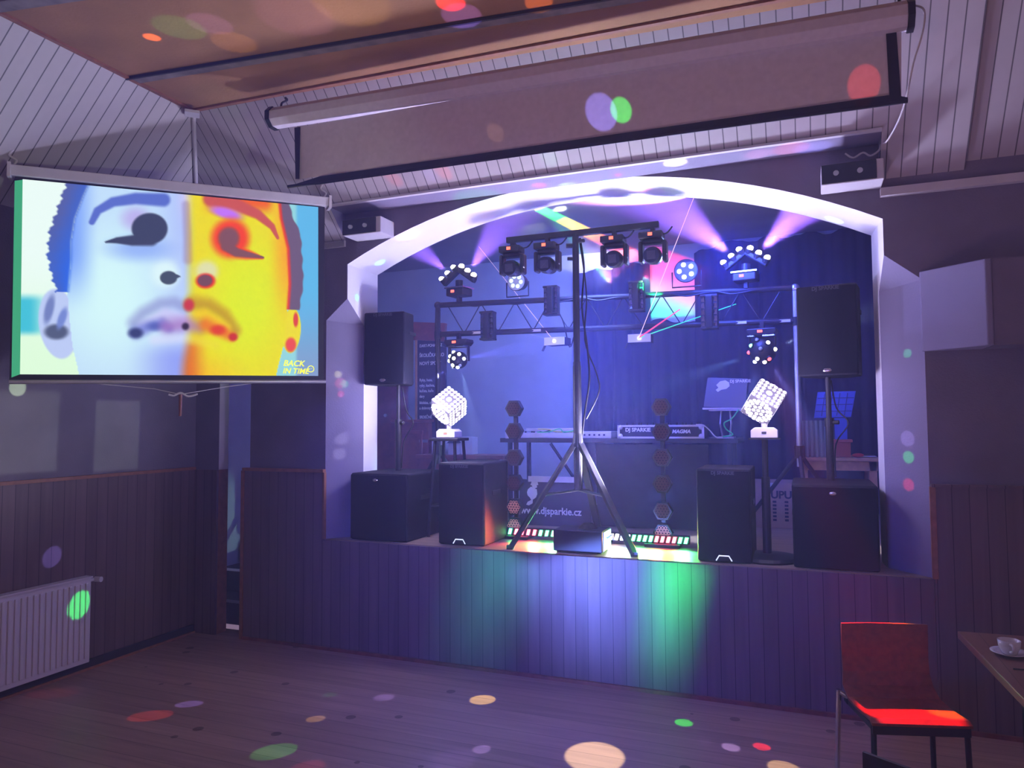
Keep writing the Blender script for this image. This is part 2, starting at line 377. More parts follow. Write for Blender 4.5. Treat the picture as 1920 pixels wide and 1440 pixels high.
struct('trim_11', B().box(hip1+Vector((.03, -.04, -.045)), (.1, .1, .02), Euler((0, 0, PI/4)).to_matrix()), M['white'])
# ceiling
ce = B(); ce.prism([(XL, -1.2, zc(XL)+.0), (XR, -1.2, zc(XR)), (XR, YT+.12, zc(XR)), (XL, YT+.12, zc(XL))], (0, 0, .06)); struct('ceiling', ce, M['ceil'])
def zpt(px, py, dz=0):
    d = ray(px, py); t = (4.13-.02*4.15-EYE)/(d.z+.02*d.x); p = E0+d*t; p.z += dz; return p
def strip(p, q, wd, th, nm, m_):
    p, q = Vector(p), Vector(q); d = (q-p).normalized(); s_ = Vector((-d.y, d.x, 0))*wd
    return struct(nm, B().prism([p, q, q+s_, p+s_], (0, 0, -th)), m_)
p, q = zpt(237, 146), zpt(1120, -1); q = p+(q-p)*1.9
strip(p, q, .07, .012, 'trim_12', M['batten']); strip(p+Vector((0, -.016, 0)), q+Vector((0, -.016, 0)), .014, .02, 'trim_12', M['ink'])
p, q = zpt(0, 20), zpt(150, -2); d = (q-p)
strip(p-d*.2, q+d*3, -.09, .012, 'trim_12', M['batten'])
strip(Vector((XT, YT-.02, zc(XT)-.001)), Vector((XR, YT-.02, zc(XR)-.001)), .03, .014, 'trim_13', M['cap'])
struct('trim_13', B().box((XT+.0, 1.4, zc(XT)-.008), (.03, 5.3, .016)), M['cap'])
# stage shell
struct('wall_back', B().box((-1.3, YB+.05, 2.4), (7.8, .1, 3.8)), M['stage_wall'])
struct('wall_stage_left', B().box((-5.25, 6.6, 2.1), (.1, 3.4, 4.3)), M['stage_wall'])
struct('wall_stage_right', B().box((2.6, 6.6, 2.1), (.1, 2.8, 4.3)), M['stage_wall'])
struct('ceiling_stage', B().box((-1.3, 6.7, 3.77), (7.9, 2.7, .1)), mat('stage_ceiling_paint', (.24, .26, .28), .95, noise=.08, nscale=3))
# steps to the stage behind the doorway
for i in range(4):
    struct('floor_step', B().box((-4.78, 5.35+.26*i, .108*(i+1)), (.78, .26, .216*(i+1))), M['ink'])
    struct('trim_14', B().box((-4.78, 5.215+.26*i, .216*(i+1)-.012), (.78, .012, .022)), M['alu'])

# ================================================================ PROJECTION SCREENS
A0, B0 = Vector((-4.66, 3.13, 0)), Vector((-3.37, 4.60, 0)); D = (B0-A0).normalized(); N = Vector((D.y, -D.x, 0))   # N faces the hall
t = thing('projection_screen', 'white roller projection screen with a glowing split-colour face, hung across the left corner', 'projection screen', (A0+B0)/2+Vector((0, 0, 2.08)))
def sp(s_, z, off=0): return A0+D*s_+N*off+Vector((0, 0, z))
hz0, hz1 = 3.435, 3.495
hb = B(); hb.prism([sp(-.055, hz0-.035, .03), sp(-.055, hz0-.035, -.04), sp(-.055, hz0+.03, -.045), sp(-.055, hz0+.04, 0), sp(-.055, hz0+.03, .04)], sp(1.975, hz1-hz0, 0)-sp(-.055, 0, 0))
obj('housing', hb, M['white'], t, .004, world=True)
for s_, z in ((-.07, hz0), (1.975, hz1)): obj('end_cap', B().prism([sp(s_, z-.05, .045), sp(s_, z-.05, -.05), sp(s_, z+.045, -.05), sp(s_, z+.045, .045)], D*.02), M['white'], t, world=True)
bd = B(); bd.prism([sp(-.03, 2.075, .003), sp(1.95, 2.115, .003), sp(1.95, hz1-.04, .003), sp(-.03, hz0-.035, .003)], N*.004)
obj('fabric', bd, M['black'], t, world=True, label='black bordered screen fabric')
bb = B(); bb.cyl(sp(-.03, 2.072, .005), sp(1.965, 2.112, .005), .014); obj('bottom_bar', bb, M['alu'], t, world=True)
for s_, z in ((-.045, hz0), (1.94, hz1)):
    obj('hook', B().tube([sp(s_, z+.03), sp(s_+.02, z+.07), sp(s_-.02, z+.10), sp(s_, z+.14)], .007, smooth=4), M['white'], t, world=True)
# the projected picture: colours of a split-lit face, as light given off by the screen
def sst(a, b, x):
    x = max(0, min(1, (x-a)/(b-a))); return x*x*(3-2*x)
def lerp(a, b, t_): return [a[i]+(b[i]-a[i])*t_ for i in range(3)]
def ell(x, y, cx, cy, rx, ry, soft=.15, ang=0):
    dx, dy = x-cx, y-cy
    if ang: ca, sa = math.cos(ang), math.sin(ang); dx, dy = dx*ca+dy*sa, -dx*sa+dy*ca
    return 1-sst(1-soft, 1+soft, math.hypot(dx/rx, dy/ry))
def pl(x, y, pts, w0, w1=None, soft=.35):
    """distance to a polyline with changing half-width, 1 inside"""
    best = 9; w1 = w0 if w1 is None else w1; n_ = len(pts)-1
    for i in range(n_):
        (ax, ay), (bx, by) = pts[i], pts[i+1]; L2 = (bx-ax)**2+(by-ay)**2
        t_ = max(0, min(1, ((x-ax)*(bx-ax)+(y-ay)*(by-ay))/L2)); d_ = math.hypot(x-ax-t_*(bx-ax), y-ay-t_*(by-ay))
        best = min(best, d_/(w0+(w1-w0)*(i+t_)/n_))
    return 1-sst(1-soft, 1+soft, best)
def xat(pts, y):
    for (x0, y0), (x1, y1) in zip(pts, pts[1:]):
        if y <= y1: return x0+(x1-x0)*max(0, (y-y0)/(y1-y0))
    return pts[-1][0]
HLo = [(350, 100), (312, 230), (290, 300), (258, 400), (247, 540), (265, 640), (290, 735)]
HLi = [(470, 100), (430, 200), (385, 330), (366, 460), (366, 560), (350, 745)]
HRi = [(1530, 200), (1545, 330), (1590, 500), (1600, 700), (1588, 845)]
HRo = [(1590, 200), (1615, 310), (1672, 420), (1685, 600), (1690, 700), (1662, 845)]
def face_colour(x, y):
    split = 1000-40*sst(900, 1200, y); k = sst(split-45, split+45, x)
    # background
    L_ = lerp((238, 255, 252), (225, 255, 225), sst(500, 1150, y)); band = sst(740, 800, y)*(1-sst(950, 1000, y))*(1-sst(150, 280, x)); L_ = lerp(L_, (70, 195, 222), band)
    R_ = lerp((98, 185, 236), (135, 160, 205), sst(700, 1250, y)); R_ = lerp((150, 215, 225), R_, sst(1630, 1660, x))
    c_ = L_ if x < 1000 else R_
    jawL = 205+0*y if y < 1000 else 380; jl = xat([(345, 730), (355, 900), (370, 1050), (392, 1150), (410, 1250)], y); jr = xat([(1590, 700), (1585, 850), (1560, 1050), (1530, 1150), (1505, 1250)], y)
    earL = ell(x, y, 300, 920, 96, 195, .05, -.1); c_ = lerp(c_, (190, 205, 250), earL)
    c_ = lerp(c_, (110, 125, 190), .9*ell(x, y, 255, 840, 22, 80, .4, .2)*earL); c_ = lerp(c_, (85, 95, 130), ell(x, y, 290, 965, 58, 42, .3)*earL); c_ = lerp(c_, (120, 140, 215), ell(x, y, 318, 890, 20, 60, .4, .3)*earL)
    earR = ell(x, y, 1612, 960, 60, 125, .05, .08); c_ = lerp(c_, (240, 225, 20), earR); c_ = lerp(c_, (235, 80, 70), ell(x, y, 1608, 1040, 34, 40, .3)*earR); c_ = lerp(c_, (225, 70, 60), ell(x, y, 1640, 900, 16, 40, .3)*earR)
    infc = (x > (xat(HLi, y) if y < 740 else jl)) and (x < (xat(HRi, y) if y < 845 else jr))
    if infc:
        l = lerp((196, 225, 255), (214, 250, 255), ell(x, y, 560, 760, 240, 330, .8)); l = lerp(l, (120, 160, 255), (1-sst(366, 520, x))*(1-sst(500, 900, y))*.9)
        l = lerp(l, (175, 190, 255), sst(760, 980, x)*.8*(1-.5*sst(300, 800, y))); l = lerp(l, (150, 165, 250), sst(620, 940, x)*sst(980, 1120, y)); l = lerp(l, (214, 205, 250), sst(900, 1000, x)*(1-sst(200, 420, y)))
        r_ = lerp((240, 222, 0), (226, 242, 0), ell(x, y, 1330, 800, 210, 330, .8)); r_ = lerp(r_, (252, 165, 0), sst(1450, 1600, x)*(1-sst(500, 1000, y))); r_ = lerp(r_, (240, 70, 30), (1-sst(240, 330, y))*sst(1040, 1200, x)*(1-sst(1450, 1520, x))*.8)
        r_ = lerp(r_, (250, 180, 0), sst(1060, 1200, y)*.5*(1-sst(1000, 1400, x))); r_ = lerp(r_, (228, 110, 20), sst(960, 1060, y)*(1-sst(970, 1120, x)))
        c_ = lerp(l, r_, k)
        c_ = lerp(c_, (225, 225, 190), ell(x, y, 1095, 625, 70, 62, .5)*.9); c_ = lerp(c_, (225, 250, 255), ell(x, y, 860, 640, 75, 75, .5)*.9)
        # brows
        c_ = lerp(c_, (92, 112, 205), pl(x, y, [(470, 350), (500, 285), (580, 235), (700, 215), (850, 222)], 16, 38)); c_ = lerp(c_, (205, 88, 80), pl(x, y, [(1120, 215), (1260, 245), (1400, 305), (1490, 375), (1525, 440)], 46, 9))
        c_ = lerp(c_, (196, 118, 250), ell(x, y, 1210, 298, 95, 30, .5, .25))
        # eyes
        c_ = lerp(c_, (185, 160, 235), ell(x, y, 700, 330, 70, 60, .7)*.7); c_ = lerp(c_, (120, 150, 250), ell(x, y, 720, 500, 150, 60, .8)*.6)
        c_ = lerp(c_, (64, 70, 100), max(ell(x, y, 775, 385, 98, 88, .08), pl(x, y, [(780, 440), (680, 452), (600, 452), (540, 462)], 42, 5, .3)))
        c_ = lerp(c_, (245, 70, 30), max(ell(x, y, 1235, 440, 112, 108, .3), pl(x, y, [(1230, 500), (1330, 530), (1430, 552)], 50, 8, .5)))
        c_ = lerp(c_, (132, 84, 92), max(ell(x, y, 1225, 440, 62, 62, .25), pl(x, y, [(1210, 480), (1270, 520), (1350, 535), (1435, 550)], 34, 6, .3)))
        # nose
        c_ = lerp(c_, (72, 82, 104), max(ell(x, y, 878, 662, 48, 38, .12), pl(x, y, [(880, 650), (938, 655)], 24, 6, .2)))
        c_ = lerp(c_, (228, 50, 40), ell(x, y, 1088, 680, 56, 42, .25)); c_ = lerp(c_, (120, 78, 92), ell(x, y, 1085, 678, 42, 32, .15))
        c_ = lerp(c_, lerp((160, 150, 205), (225, 150, 10), k), .7*pl(x, y, [(975, 250), (985, 450), (985, 560)], 22, 26, .6))
        # mouth and moustache
        mo = pl(x, y, [(690, 915), (740, 860), (830, 808), (910, 800), (970, 830)], 34, 30, .95); c_ = lerp(c_, (146, 152, 214), mo*.7)
        mo = pl(x, y, [(1010, 805), (1110, 815), (1200, 870), (1265, 960)], 38, 30, .95); c_ = lerp(c_, (196, 150, 0), mo*.85)
        c_ = lerp(c_, lerp((205, 200, 250), (244, 205, 0), k), .8*pl(x, y, [(740, 935), (860, 862), (975, 895), (1080, 862), (1210, 940)], 30, 26, .8))
        c_ = lerp(c_, (118, 130, 215), .85*pl(x, y, [(700, 968), (770, 935), (840, 915), (880, 945)], 34, 24, .9)); c_ = lerp(c_, (80, 92, 180), .8*ell(x, y, 805, 935, 40, 22, .8)); c_ = lerp(c_, (58, 66, 120), ell(x, y, 697, 972, 38, 28, .5))
        c_ = lerp(c_, (168, 110, 190), .7*pl(x, y, [(870, 935), (975, 925), (1050, 940)], 40, 36, 1)); c_ = lerp(c_, (205, 60, 70), ell(x, y, 992, 815, 30, 34, .5)); c_ = lerp(c_, (60, 45, 70), ell(x, y, 972, 935, 20, 20, .5))
        c_ = lerp(c_, (238, 120, 10), .9*pl(x, y, [(1090, 925), (1160, 955), (1240, 992)], 36, 26, .9)); c_ = lerp(c_, (226, 66, 30), ell(x, y, 1160, 955, 44, 26, .6)); c_ = lerp(c_, (205, 50, 40), ell(x, y, 1250, 995, 26, 22, .5))
        c_ = lerp(c_, lerp((222, 222, 255), (240, 225, 60), k), .6*pl(x, y, [(800, 1010), (975, 1000), (1150, 1040)], 26, 22, 1))
    if y < 745:
        o_ = xat(HLo, y)+6*math.sin(y*.09)+4*math.sin(y*.21); i_ = xat(HLi, y)
        hh = sst(o_-5, o_+5, x)*(1-sst(i_-14, i_+14, x)); c_ = lerp(c_, lerp((88, 98, 168), (50, 105, 232), sst(o_, i_, x)*.5+.5*sst(300, 650, y)), hh)
    if y < 845:
        o_ = xat(HRo, y)+4*math.sin(y*.07); i_ = xat(HRi, y); hh = sst(i_-6, i_+6, x)*(1-sst(o_-5, o_+5, x))
        c_ = lerp(c_, (112, 92, 122), hh); c_ = lerp(c_, (235, 60, 40), .9*(1-sst(0, 18, abs(x-i_-2))))
    return c_
def lin(v): v = max(0, v)/255; return v/12.92 if v <= .04045 else ((v+.055)/1.055)**2.4
def image_mesh():
    NX, NY = 300, 200; me = bpy.data.meshes.new('picture')
    cor = [atplane(x, y, A0, N)+N*.012 for x, y in ((43, 337), (596, 389), (596, 705), (38, 702))]
    q_ = [(130, 112), (1787, 268), (1787, 1213), (113, 1200)]
    vs, cs = [], []
    for j_ in range(NY+1):
        for i_ in range(NX+1):
            u_, v_ = i_/NX, j_/NY
            top = cor[0].lerp(cor[1], u_); bot = cor[3].lerp(cor[2], u_); vs.append(tuple(top.lerp(bot, v_)))
            tx = q_[0][0]+(q_[1][0]-q_[0][0])*u_; ty = q_[0][1]+(q_[1][1]-q_[0][1])*u_; bx = q_[3][0]+(q_[2][0]-q_[3][0])*u_; by = q_[3][1]+(q_[2][1]-q_[3][1])*u_
            c_ = face_colour(tx+(bx-tx)*v_, ty+(by-ty)*v_); cs += [lin(c_[0]), lin(c_[1]), lin(c_[2]), 1]
    W1 = NX+1
    me.from_pydata(vs, [], [(j_*W1+i_, j_*W1+i_+1, (j_+1)*W1+i_+1, (j_+1)*W1+i_) for j_ in range(NY) for i_ in range(NX)])
    a_ = me.color_attributes.new('picture', 'FLOAT_COLOR', 'POINT'); a_.data.foreach_set('color', cs); return me
mp_ = bpy.data.materials.new('projected_light'); mp_.use_nodes = True; nt = mp_.node_tree; nt.nodes.clear()
at_ = nt.nodes.new('ShaderNodeAttribute'); at_.attribute_name = 'picture'; em = nt.nodes.new('ShaderNodeEmission'); em.inputs[1].default_value = 1.0
ou = nt.nodes.new('ShaderNodeOutputMaterial'); nt.links.new(at_.outputs['Color'], em.inputs[0]); nt.links.new(em.outputs[0], ou.inputs[0])
pic = bpy.data.objects.new('picture', image_mesh()); COL.objects.link(pic); pic.data.materials.append(mp_); pic.parent = t; pic.matrix_parent_inverse = Matrix.Translation(-t.location)
pic['label'] = 'glowing picture of a split blue and yellow face'
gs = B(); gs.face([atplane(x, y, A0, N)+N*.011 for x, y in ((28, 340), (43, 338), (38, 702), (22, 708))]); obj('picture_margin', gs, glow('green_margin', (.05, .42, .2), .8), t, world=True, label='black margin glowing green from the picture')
RM = Matrix((D, Vector((0, 0, 1)), N)).transposed().to_4x4()
for s_, px, py, sz in (('BACK', 530, 686, .060), ('IN TIME', 529, 700, .056)):
    p_ = atplane(px, py, A0, N)+N*.016
    text('picture_lettering', s_, sz, glow('logo_yellow', (.85, .9, .06), 1.0), t, p_, RM, 'LEFT', .0012, True, .0005, .25, .98)
p_ = atplane(582, 692, A0, N)+N*.016
lg = B()
for i in range(20):
    a0, a1 = 2*PI*i/20, 2*PI*(i+1)/20
    f_ = lambda r_, a_: p_+D*r_*math.cos(a_)+Vector((0, 0, 1))*r_*math.sin(a_)
    lg.face([f_(.02, a0), f_(.026, a0), f_(.026, a1), f_(.02, a1)])
lg.prism([f_(.003, PI), f_(.018, .6), f_(.003, 0)], N*.001); obj('picture_lettering', lg, bpy.data.materials['logo_yellow'], t, world=True)
# pull cord tied below it
k0 = atplane(338, 740, A0, N)+N*.03
t = thing('pull_cord', 'thin pale cord under the glowing screen, knotted round a short brown stick', 'cord', k0)
obj('cord', B().tube([sp(.45, 2.07), sp(.8, 2.04), k0, sp(1.25, 2.06), sp(1.5, 2.10)], .003, 5), M['pcable'], t, world=True)
obj('bow', B().tube([k0+D*-.075+Vector((0, 0, .0)), k0+D*-.04+Vector((0, 0, -.008)), k0+Vector((0, 0, .012)), k0+D*.05+Vector((0, 0, -.012)), k0+D*.11+Vector((0, 0, .005))], .007, 6, 4), M['pcable'], t, world=True)
obj('stick', B().cyl(k0, k0+Vector((0, 0, -.15)), .012, .009), M['brown'], t, world=True)

# second, wide screen half let down above the arch
YU = 3.98
t = thing('projection_screen', 'wide white roller screen half lowered above the stage arch, blank with black edging', 'projection screen', (-1.4, YU, 3.4))
P0, P1 = at(516, 222, YU+.01), at(1700, 30, YU-.02)
dd = (P1-P0).normalized()
def octo(p, r, ax): 
    a_ = Vector((0, 1, 0)); b_ = Vector((0, 0, 1)); return [p+r*(math.cos(PI/8+PI/4*i)*a_+math.sin(PI/8+PI/4*i)*b_) for i in range(8)]
obj('housing', B().prism(octo(P0, .072, dd), P1-P0), M['fabric'], t, .003, world=True)
for p_, s_ in ((P0, -1), (P1, 1)): obj('end_cap', B().prism(octo(p_, .08, dd), dd*.03*s_), M['black'], t, world=True)
a_, b_, c_, d_ = at(562, 238, YU), at(1690, 40, YU), at(1690, 186, YU), at(553, 338, YU)
def quad(p1, p2, p3, p4, th=.002): return B().prism([p1, p2, p3, p4], (0, -th, 0))
# fabric with a slight wave near its left edge
fb = B(); NXX = 60; v_ = []
for j_ in range(9):
    for i_ in range(NXX+1):
        u_ = i_/NXX; p_ = a_.lerp(b_, u_).lerp(d_.lerp(c_, u_), j_/8); wv = math.exp(-u_*9)*.02*math.sin(u_*60+j_*.3)*(j_/8); v_.append(p_+Vector((0, wv, 0)))
fb.add(v_, [(j_*(NXX+1)+i_, j_*(NXX+1)+i_+1, (j_+1)*(NXX+1)+i_+1, (j_+1)*(NXX+1)+i_) for j_ in range(8) for i_ in range(NXX)])
obj('fabric', fb, M['fabric'], t, world=True, smooth=True)
obj('border', quad(*[p_+Vector((0, -.004, 0)) for p_ in (at(553, 240, YU), at(564, 238, YU), at(562, 336, YU), at(555, 336, YU))]), M['black'], t, world=True)
obj('border', quad(*[p_+Vector((0, -.004, 0)) for p_ in (at(1660, 45, YU), at(1679, 40, YU), at(1690, 190, YU), at(1668, 192, YU))]), M['black'], t, world=True)
obj('border', quad(*[p_+Vector((0, -.004, 0)) for p_ in (at(555, 342, YU), at(600, 330, YU), at(1690, 176, YU), at(1702, 192, YU), at(600, 345, YU))][:5][0:4]) if False else B().prism([at(540, 350, YU-.006), at(600, 331, YU-.006), at(1672, 178, YU-.006), at(1702, 183, YU-.006), at(1702, 192, YU-.006), at(600, 346, YU-.006)], (0, -.004, 0)), M['black'], t, world=True)
obj('bottom_bar', B().cyl(at(540, 350, YU), at(1702, 189, YU), .011), M['black'], t, world=True)
obj('hook', B().tube([P0+Vector((.05, 0, .07)), P0+Vector((.04, .02, .11)), P0+Vector((.06, .05, .14)), P0+Vector((.03, .07, .17))], .008, 6, 4), M['metal'], t, world=True)
obj('hook', B().tube([P1+Vector((-.03, 0, .07)), P1+Vector((-.03, .0, .22))], .008), M['metal'], t, world=True)
yaw_ = math.atan2(dd.y, dd.x); tilt = math.atan2(dd.z, math.hypot(dd.x, dd.y))
p_ = at(1640, 34, YU-.072)
text('lettering', 'reflecta', .045, M['ink'], t, p_, (PI/2, -tilt, yaw_), bold=.0012, world=True)
# cable down the right
p_ = [at(1716, 10, 4.0), at(1733, 20, 4.0), at(1730, 60, 4.02), at(1712, 120, 4.05), at(1700, 180, 4.1), at(1685, 225, 4.35), at(1665, 262, 4.6), at(1655, 270, 4.74)]
tag(obj('cable', B().tube(p_, .005, 6, 5), M['pcable']), 'thin pale cable drooping from the right end of the wide screen', 'cable')

# ================================================================ WALL BOXES AND RADIATOR
def wall_box(x, z, rz, label):
    t = thing('wall_lamp', label, 'lamp', (x, Y0-.1, z), rz)
    obj('casing', B().box((0, 0, 0), (.34, .2, .125)), M['white'], t, .006)
    obj('front_panel', B().box((-.02, -.105, 0), (.30, .012, .115)), M['black'], t, .003)
    for s_ in (-.09, .04): obj('lamp_head', B().cyl((s_, -.11, 0), (s_, -.128, -.004), .016), M['lens'], t)
    return t
p_ = at(676, 424, Y0-.2); wall_box(p_.x+.01, p_.z, 0, 'white box with dark front on the wall left of the arch top')
p_ = at(1598, 322, Y0-.2); wall_box(p_.x, p_.z, 0, 'white box with dark front and loose cable right of the arch top')
tag(obj('cable', B().tube([at(1585, 288, 4.8), at(1600, 296, 4.78), at(1618, 286, 4.78), at(1632, 292, 4.78), at(1648, 282, 4.8), at(1652, 270, 4.8)], .006, 6, 5), M['pcable']), 'short coiled pale cable on top of the right wall box', 'cable')
t = thing('radiator', 'white ribbed panel radiator on the dark panelling of the left wall', 'radiator', (XL+.07, 3.0, .07))
rb = B(); rb.box((0, 0, .305), (.05, 1.74, .61)); obj('panel', rb, M['rad'], t, .006)
rb = B()
for i in range(40): rb.box((.028, -.835+i*.0428, .305), (.012, .022, .54))
obj('ribs', rb, M['rad'], t, .004)
gr = B(); gr.box((0, 0, .613), (.07, 1.75, .012)); obj('top_grille', gr, M['rad'], t)
vb = B(); vb.cyl((0, .86, .585), (0, .93, .585), .012); vb.cyl((0, .92, .585), (.05, .93, .585), .02); obj('valve', vb, M['ceram'], t)
for z in (.1, .5): obj('bracket', B().box((-.035, .5, z), (.05, .03, .04)), M['rad'], t)

# ================================================================ SPEAKERS
def sub(name, x0, x1, z1, y, dp, label, logo_top, rz=0):
    wd = x1-x0; h = z1-ZS; t = thing(name, label, 'speaker', ((x0+x1)/2, y+dp/2, ZS), rz)
    obj('cabinet', B().box((0, .012, h/2), (wd, dp-.024, h)), M['cab'], t, .014)
    g = B(); n_ = 10; pts = []
    for i in range(n_+1):
        u_ = -1+2*i/n_; pts.append((u_*(wd/2-.008), -dp/2+.012-.022*(1-u_*u_), .012))
    pts += [(wd/2-.008, -dp/2+.02, .012), (-wd/2+.008, -dp/2+.02, .012)]
    g.prism(pts, (0, 0, h-.024)); obj('grille', g, M['grille'], t, .003)
    for s_ in (-1, 1): obj('side_handle', B().box((s_*(wd/2+.001), 0, h*.62), (.006, .16, .035)), M['black'], t, .002)
    if logo_top: obj('badge', B().ball((-wd*.02, -dp/2-.012, h-.05), .022, (1, .3, .55)), M['chrome'], t, label='silver oval badge')
    else:
        b_ = B(); s_ = .034; zz = .03
        b_.tube([(-.05, -dp/2-.016, zz-.012), (-s_*.9, -dp/2-.016, zz+.02), (s_*.9, -dp/2-.016, zz+.02), (.05, -dp/2-.016, zz-.012)], .004, 6); obj('badge', b_, M['blled2'], t, label='white trapezoid outline badge')
        text('lettering', 'DJ SPARKIE', .03, M['gtext'], t, (0, -dp/2-.013, h-.035), bold=.001)
    return t
M['blled2'] = glow('badge_light', (.75, .8, 1), 1.2)
sub('subwoofer', -3.392, -2.872, 1.395, 4.965, .62, 'wide black subwoofer at the left end of the stage with a speaker pole on top', True)
sub('subwoofer', -2.617, -2.23, 1.488, 5.0, .5, 'tall narrow black subwoofer left of the coloured light bars', False)
sub('subwoofer', -.672, -.325, 1.478, 4.975, .5, 'tall narrow black subwoofer right of the coloured light bars', False)
sub('subwoofer', -.076, .418, 1.39, 4.96, .6, 'wide black subwoofer at the right end of the stage against the white jamb', True)
def top_speaker(x, z, y, wd, h, dp, rz, label, badge=True):
    t = thing('loudspeaker', label, 'speaker', (x, y, z), rz)
    pts = [(-wd/2, -dp/2, 0), (wd/2, -dp/2, 0), (wd/2, .02, 0), (wd*.3, dp/2, 0), (-wd*.3, dp/2, 0), (-wd/2, .02, 0)]
    obj('cabinet', B().prism(pts, (0, 0, h)), M['cab'], t, .012)
    pts = []
    for i in range(11):
        u_ = -1+2*i/10; pts.append((u_*(wd/2-.006), -dp/2-.004-.022*(1-u_*u_), .012))
    pts += [(wd/2-.006, -dp/2+.004, .012), (-wd/2+.006, -dp/2+.004, .012)]
    obj('grille', B().prism(pts, (0, 0, h-.024)), M['grille'], t, .003)
    obj('handle', B().box((wd/2-.004, .0, h*.72), (.012, .14, .03)), M['black'], t, .002); obj('handle', B().box((-wd/2+.004, 0, h*.72), (.012, .14, .03)), M['black'], t, .002)
    obj('badge', B().ball((0, -dp/2-.027, .035), .028, (1, .3, .5)), M['chrome'], t, label='silver oval badge')
    text('lettering', 'DJ SPARKIE', .034, M['gtext'], t, (0, -dp/2-.026, h-.035), bold=.001)
    return t
top_speaker(-3.21, 2.11, 5.33, .36, .60, .35, .12, 'black loudspeaker on a pole in front of the left white jamb')
top_speaker(.19, 2.085, 5.36, .37, .60, .35, -.16, 'black loudspeaker on a pole in front of the dark curtain by the right jamb')
def pole(x, y, z0, z1, label):
    t = thing('speaker_pole', label, 'stand', (x, y, z0))
    obj('tube', B().cyl((0, 0, 0), (0, 0, (z1-z0)*.55), .0245), M['metal'], t); obj('upper_tube', B().cyl((0, 0, (z1-z0)*.5), (0, 0, z1-z0), .0175), M['metal'], t)
    obj('collar', B().cyl((0, 0, (z1-z0)*.52), (0, 0, (z1-z0)*.6), .03), M['black'], t); obj('knob', B().cyl((0, 0, (z1-z0)*.56), (.06, -.02, (z1-z0)*.56), .014), M['black'], t)
    obj('cable', B().tube([(.02, .03, z1-z0-.02), (.05, .05, (z1-z0)*.7), (.12, .04, (z1-z0)*.55), (.04, .03, (z1-z0)*.35), (.03, .0, .02)], .005, 5, 5), M['cable'], t)
    return t
pole(-3.16, 5.34, 1.396, 2.11, 'black telescopic pole rising from the left wide subwoofer'); pole(.165, 5.36, 1.391, 2.085, 'black telescopic pole rising from the right wide subwoofer')

# ================================================================ CENTRAL TRIPOD WITH FOUR MOVING HEADS
cx, cy = -1.575, 5.28
t = thing('lighting_tripod', 'black tripod at the middle of the stage edge carrying a crossbar of moving heads', 'stand', (cx, cy, ZS))
obj('lower_tube', B().cyl((0, 0, .42), (0, 0, 1.35), .032), M['metal'], t); obj('upper_tube', B().cyl((0, 0, 1.2), (0, 0, 2.36), .025), M['metal'], t)
obj('hub', B().cyl((0, 0, .74), (0, 0, .84), .045, .032), M['black'], t); obj('collar', B().cyl((0, 0, 1.31), (0, 0, 1.38), .03), M['black'], t)
for fx, fy in ((-.437, -.285), (.475, -.262), (.03, .5)):
    L = obj('leg', B().box(Vector((fx, fy, .81))/2+Vector((0, 0, .0)), (.052, .03, Vector((fx, fy, .79)).length), Vector((fx, fy, -.79)).to_track_quat('Z', 'Y').to_matrix()), M['metal'], t, .004)
    obj('rubber_foot', B().box((fx, fy, .015), (.05, .03, .03)), M['black'], L); obj('brace', B().tube([(0, 0, .42), (fx*.52, fy*.52, .39)], .011), M['metal'], t)
obj('knob', B().cyl((-.02, 0, 2.27), (-.07, -.02, 2.27), .018), M['black'], t); obj('knob', B().cyl((.02, 0, 2.3), (.07, -.01, 2.3), .014), M['black'], t); obj('knob', B().cyl((-.02, 0, 2.17), (-.06, -.02, 2.17), .014), M['black'], t)
obj('crossbar', B().box((.035, 0, 2.365), (1.2, .04, .045)), M['metal'], t, .004)
cb = B()
for i, x in enumerate((-.5, -.22, .3, .58)): cb.tube([(x, .0, 2.34), (x+.05, -.03, 2.29), (x+.11, -.02, 2.29), (x+.15, 0, 2.34)], .006, 5, 4)
cb.tube([(.03, .02, 2.33), (.05, .05, 2.1), (.03, .05, 1.8), (.07, .04, 1.5), (.09, .02, 1.25), (.05, .03, 1.0), (.03, .0, .8)], .008, 6, 5); cb.tube([(.02, .03, 2.33), (.07, .04, 1.9), (.05, .05, 1.55), (.14, .03, 1.3), (.16, .03, 1.15), (.06, .03, .95)], .006, 6, 5)
obj('cables', cb, M['cable'], t, label='bundle of black cables')
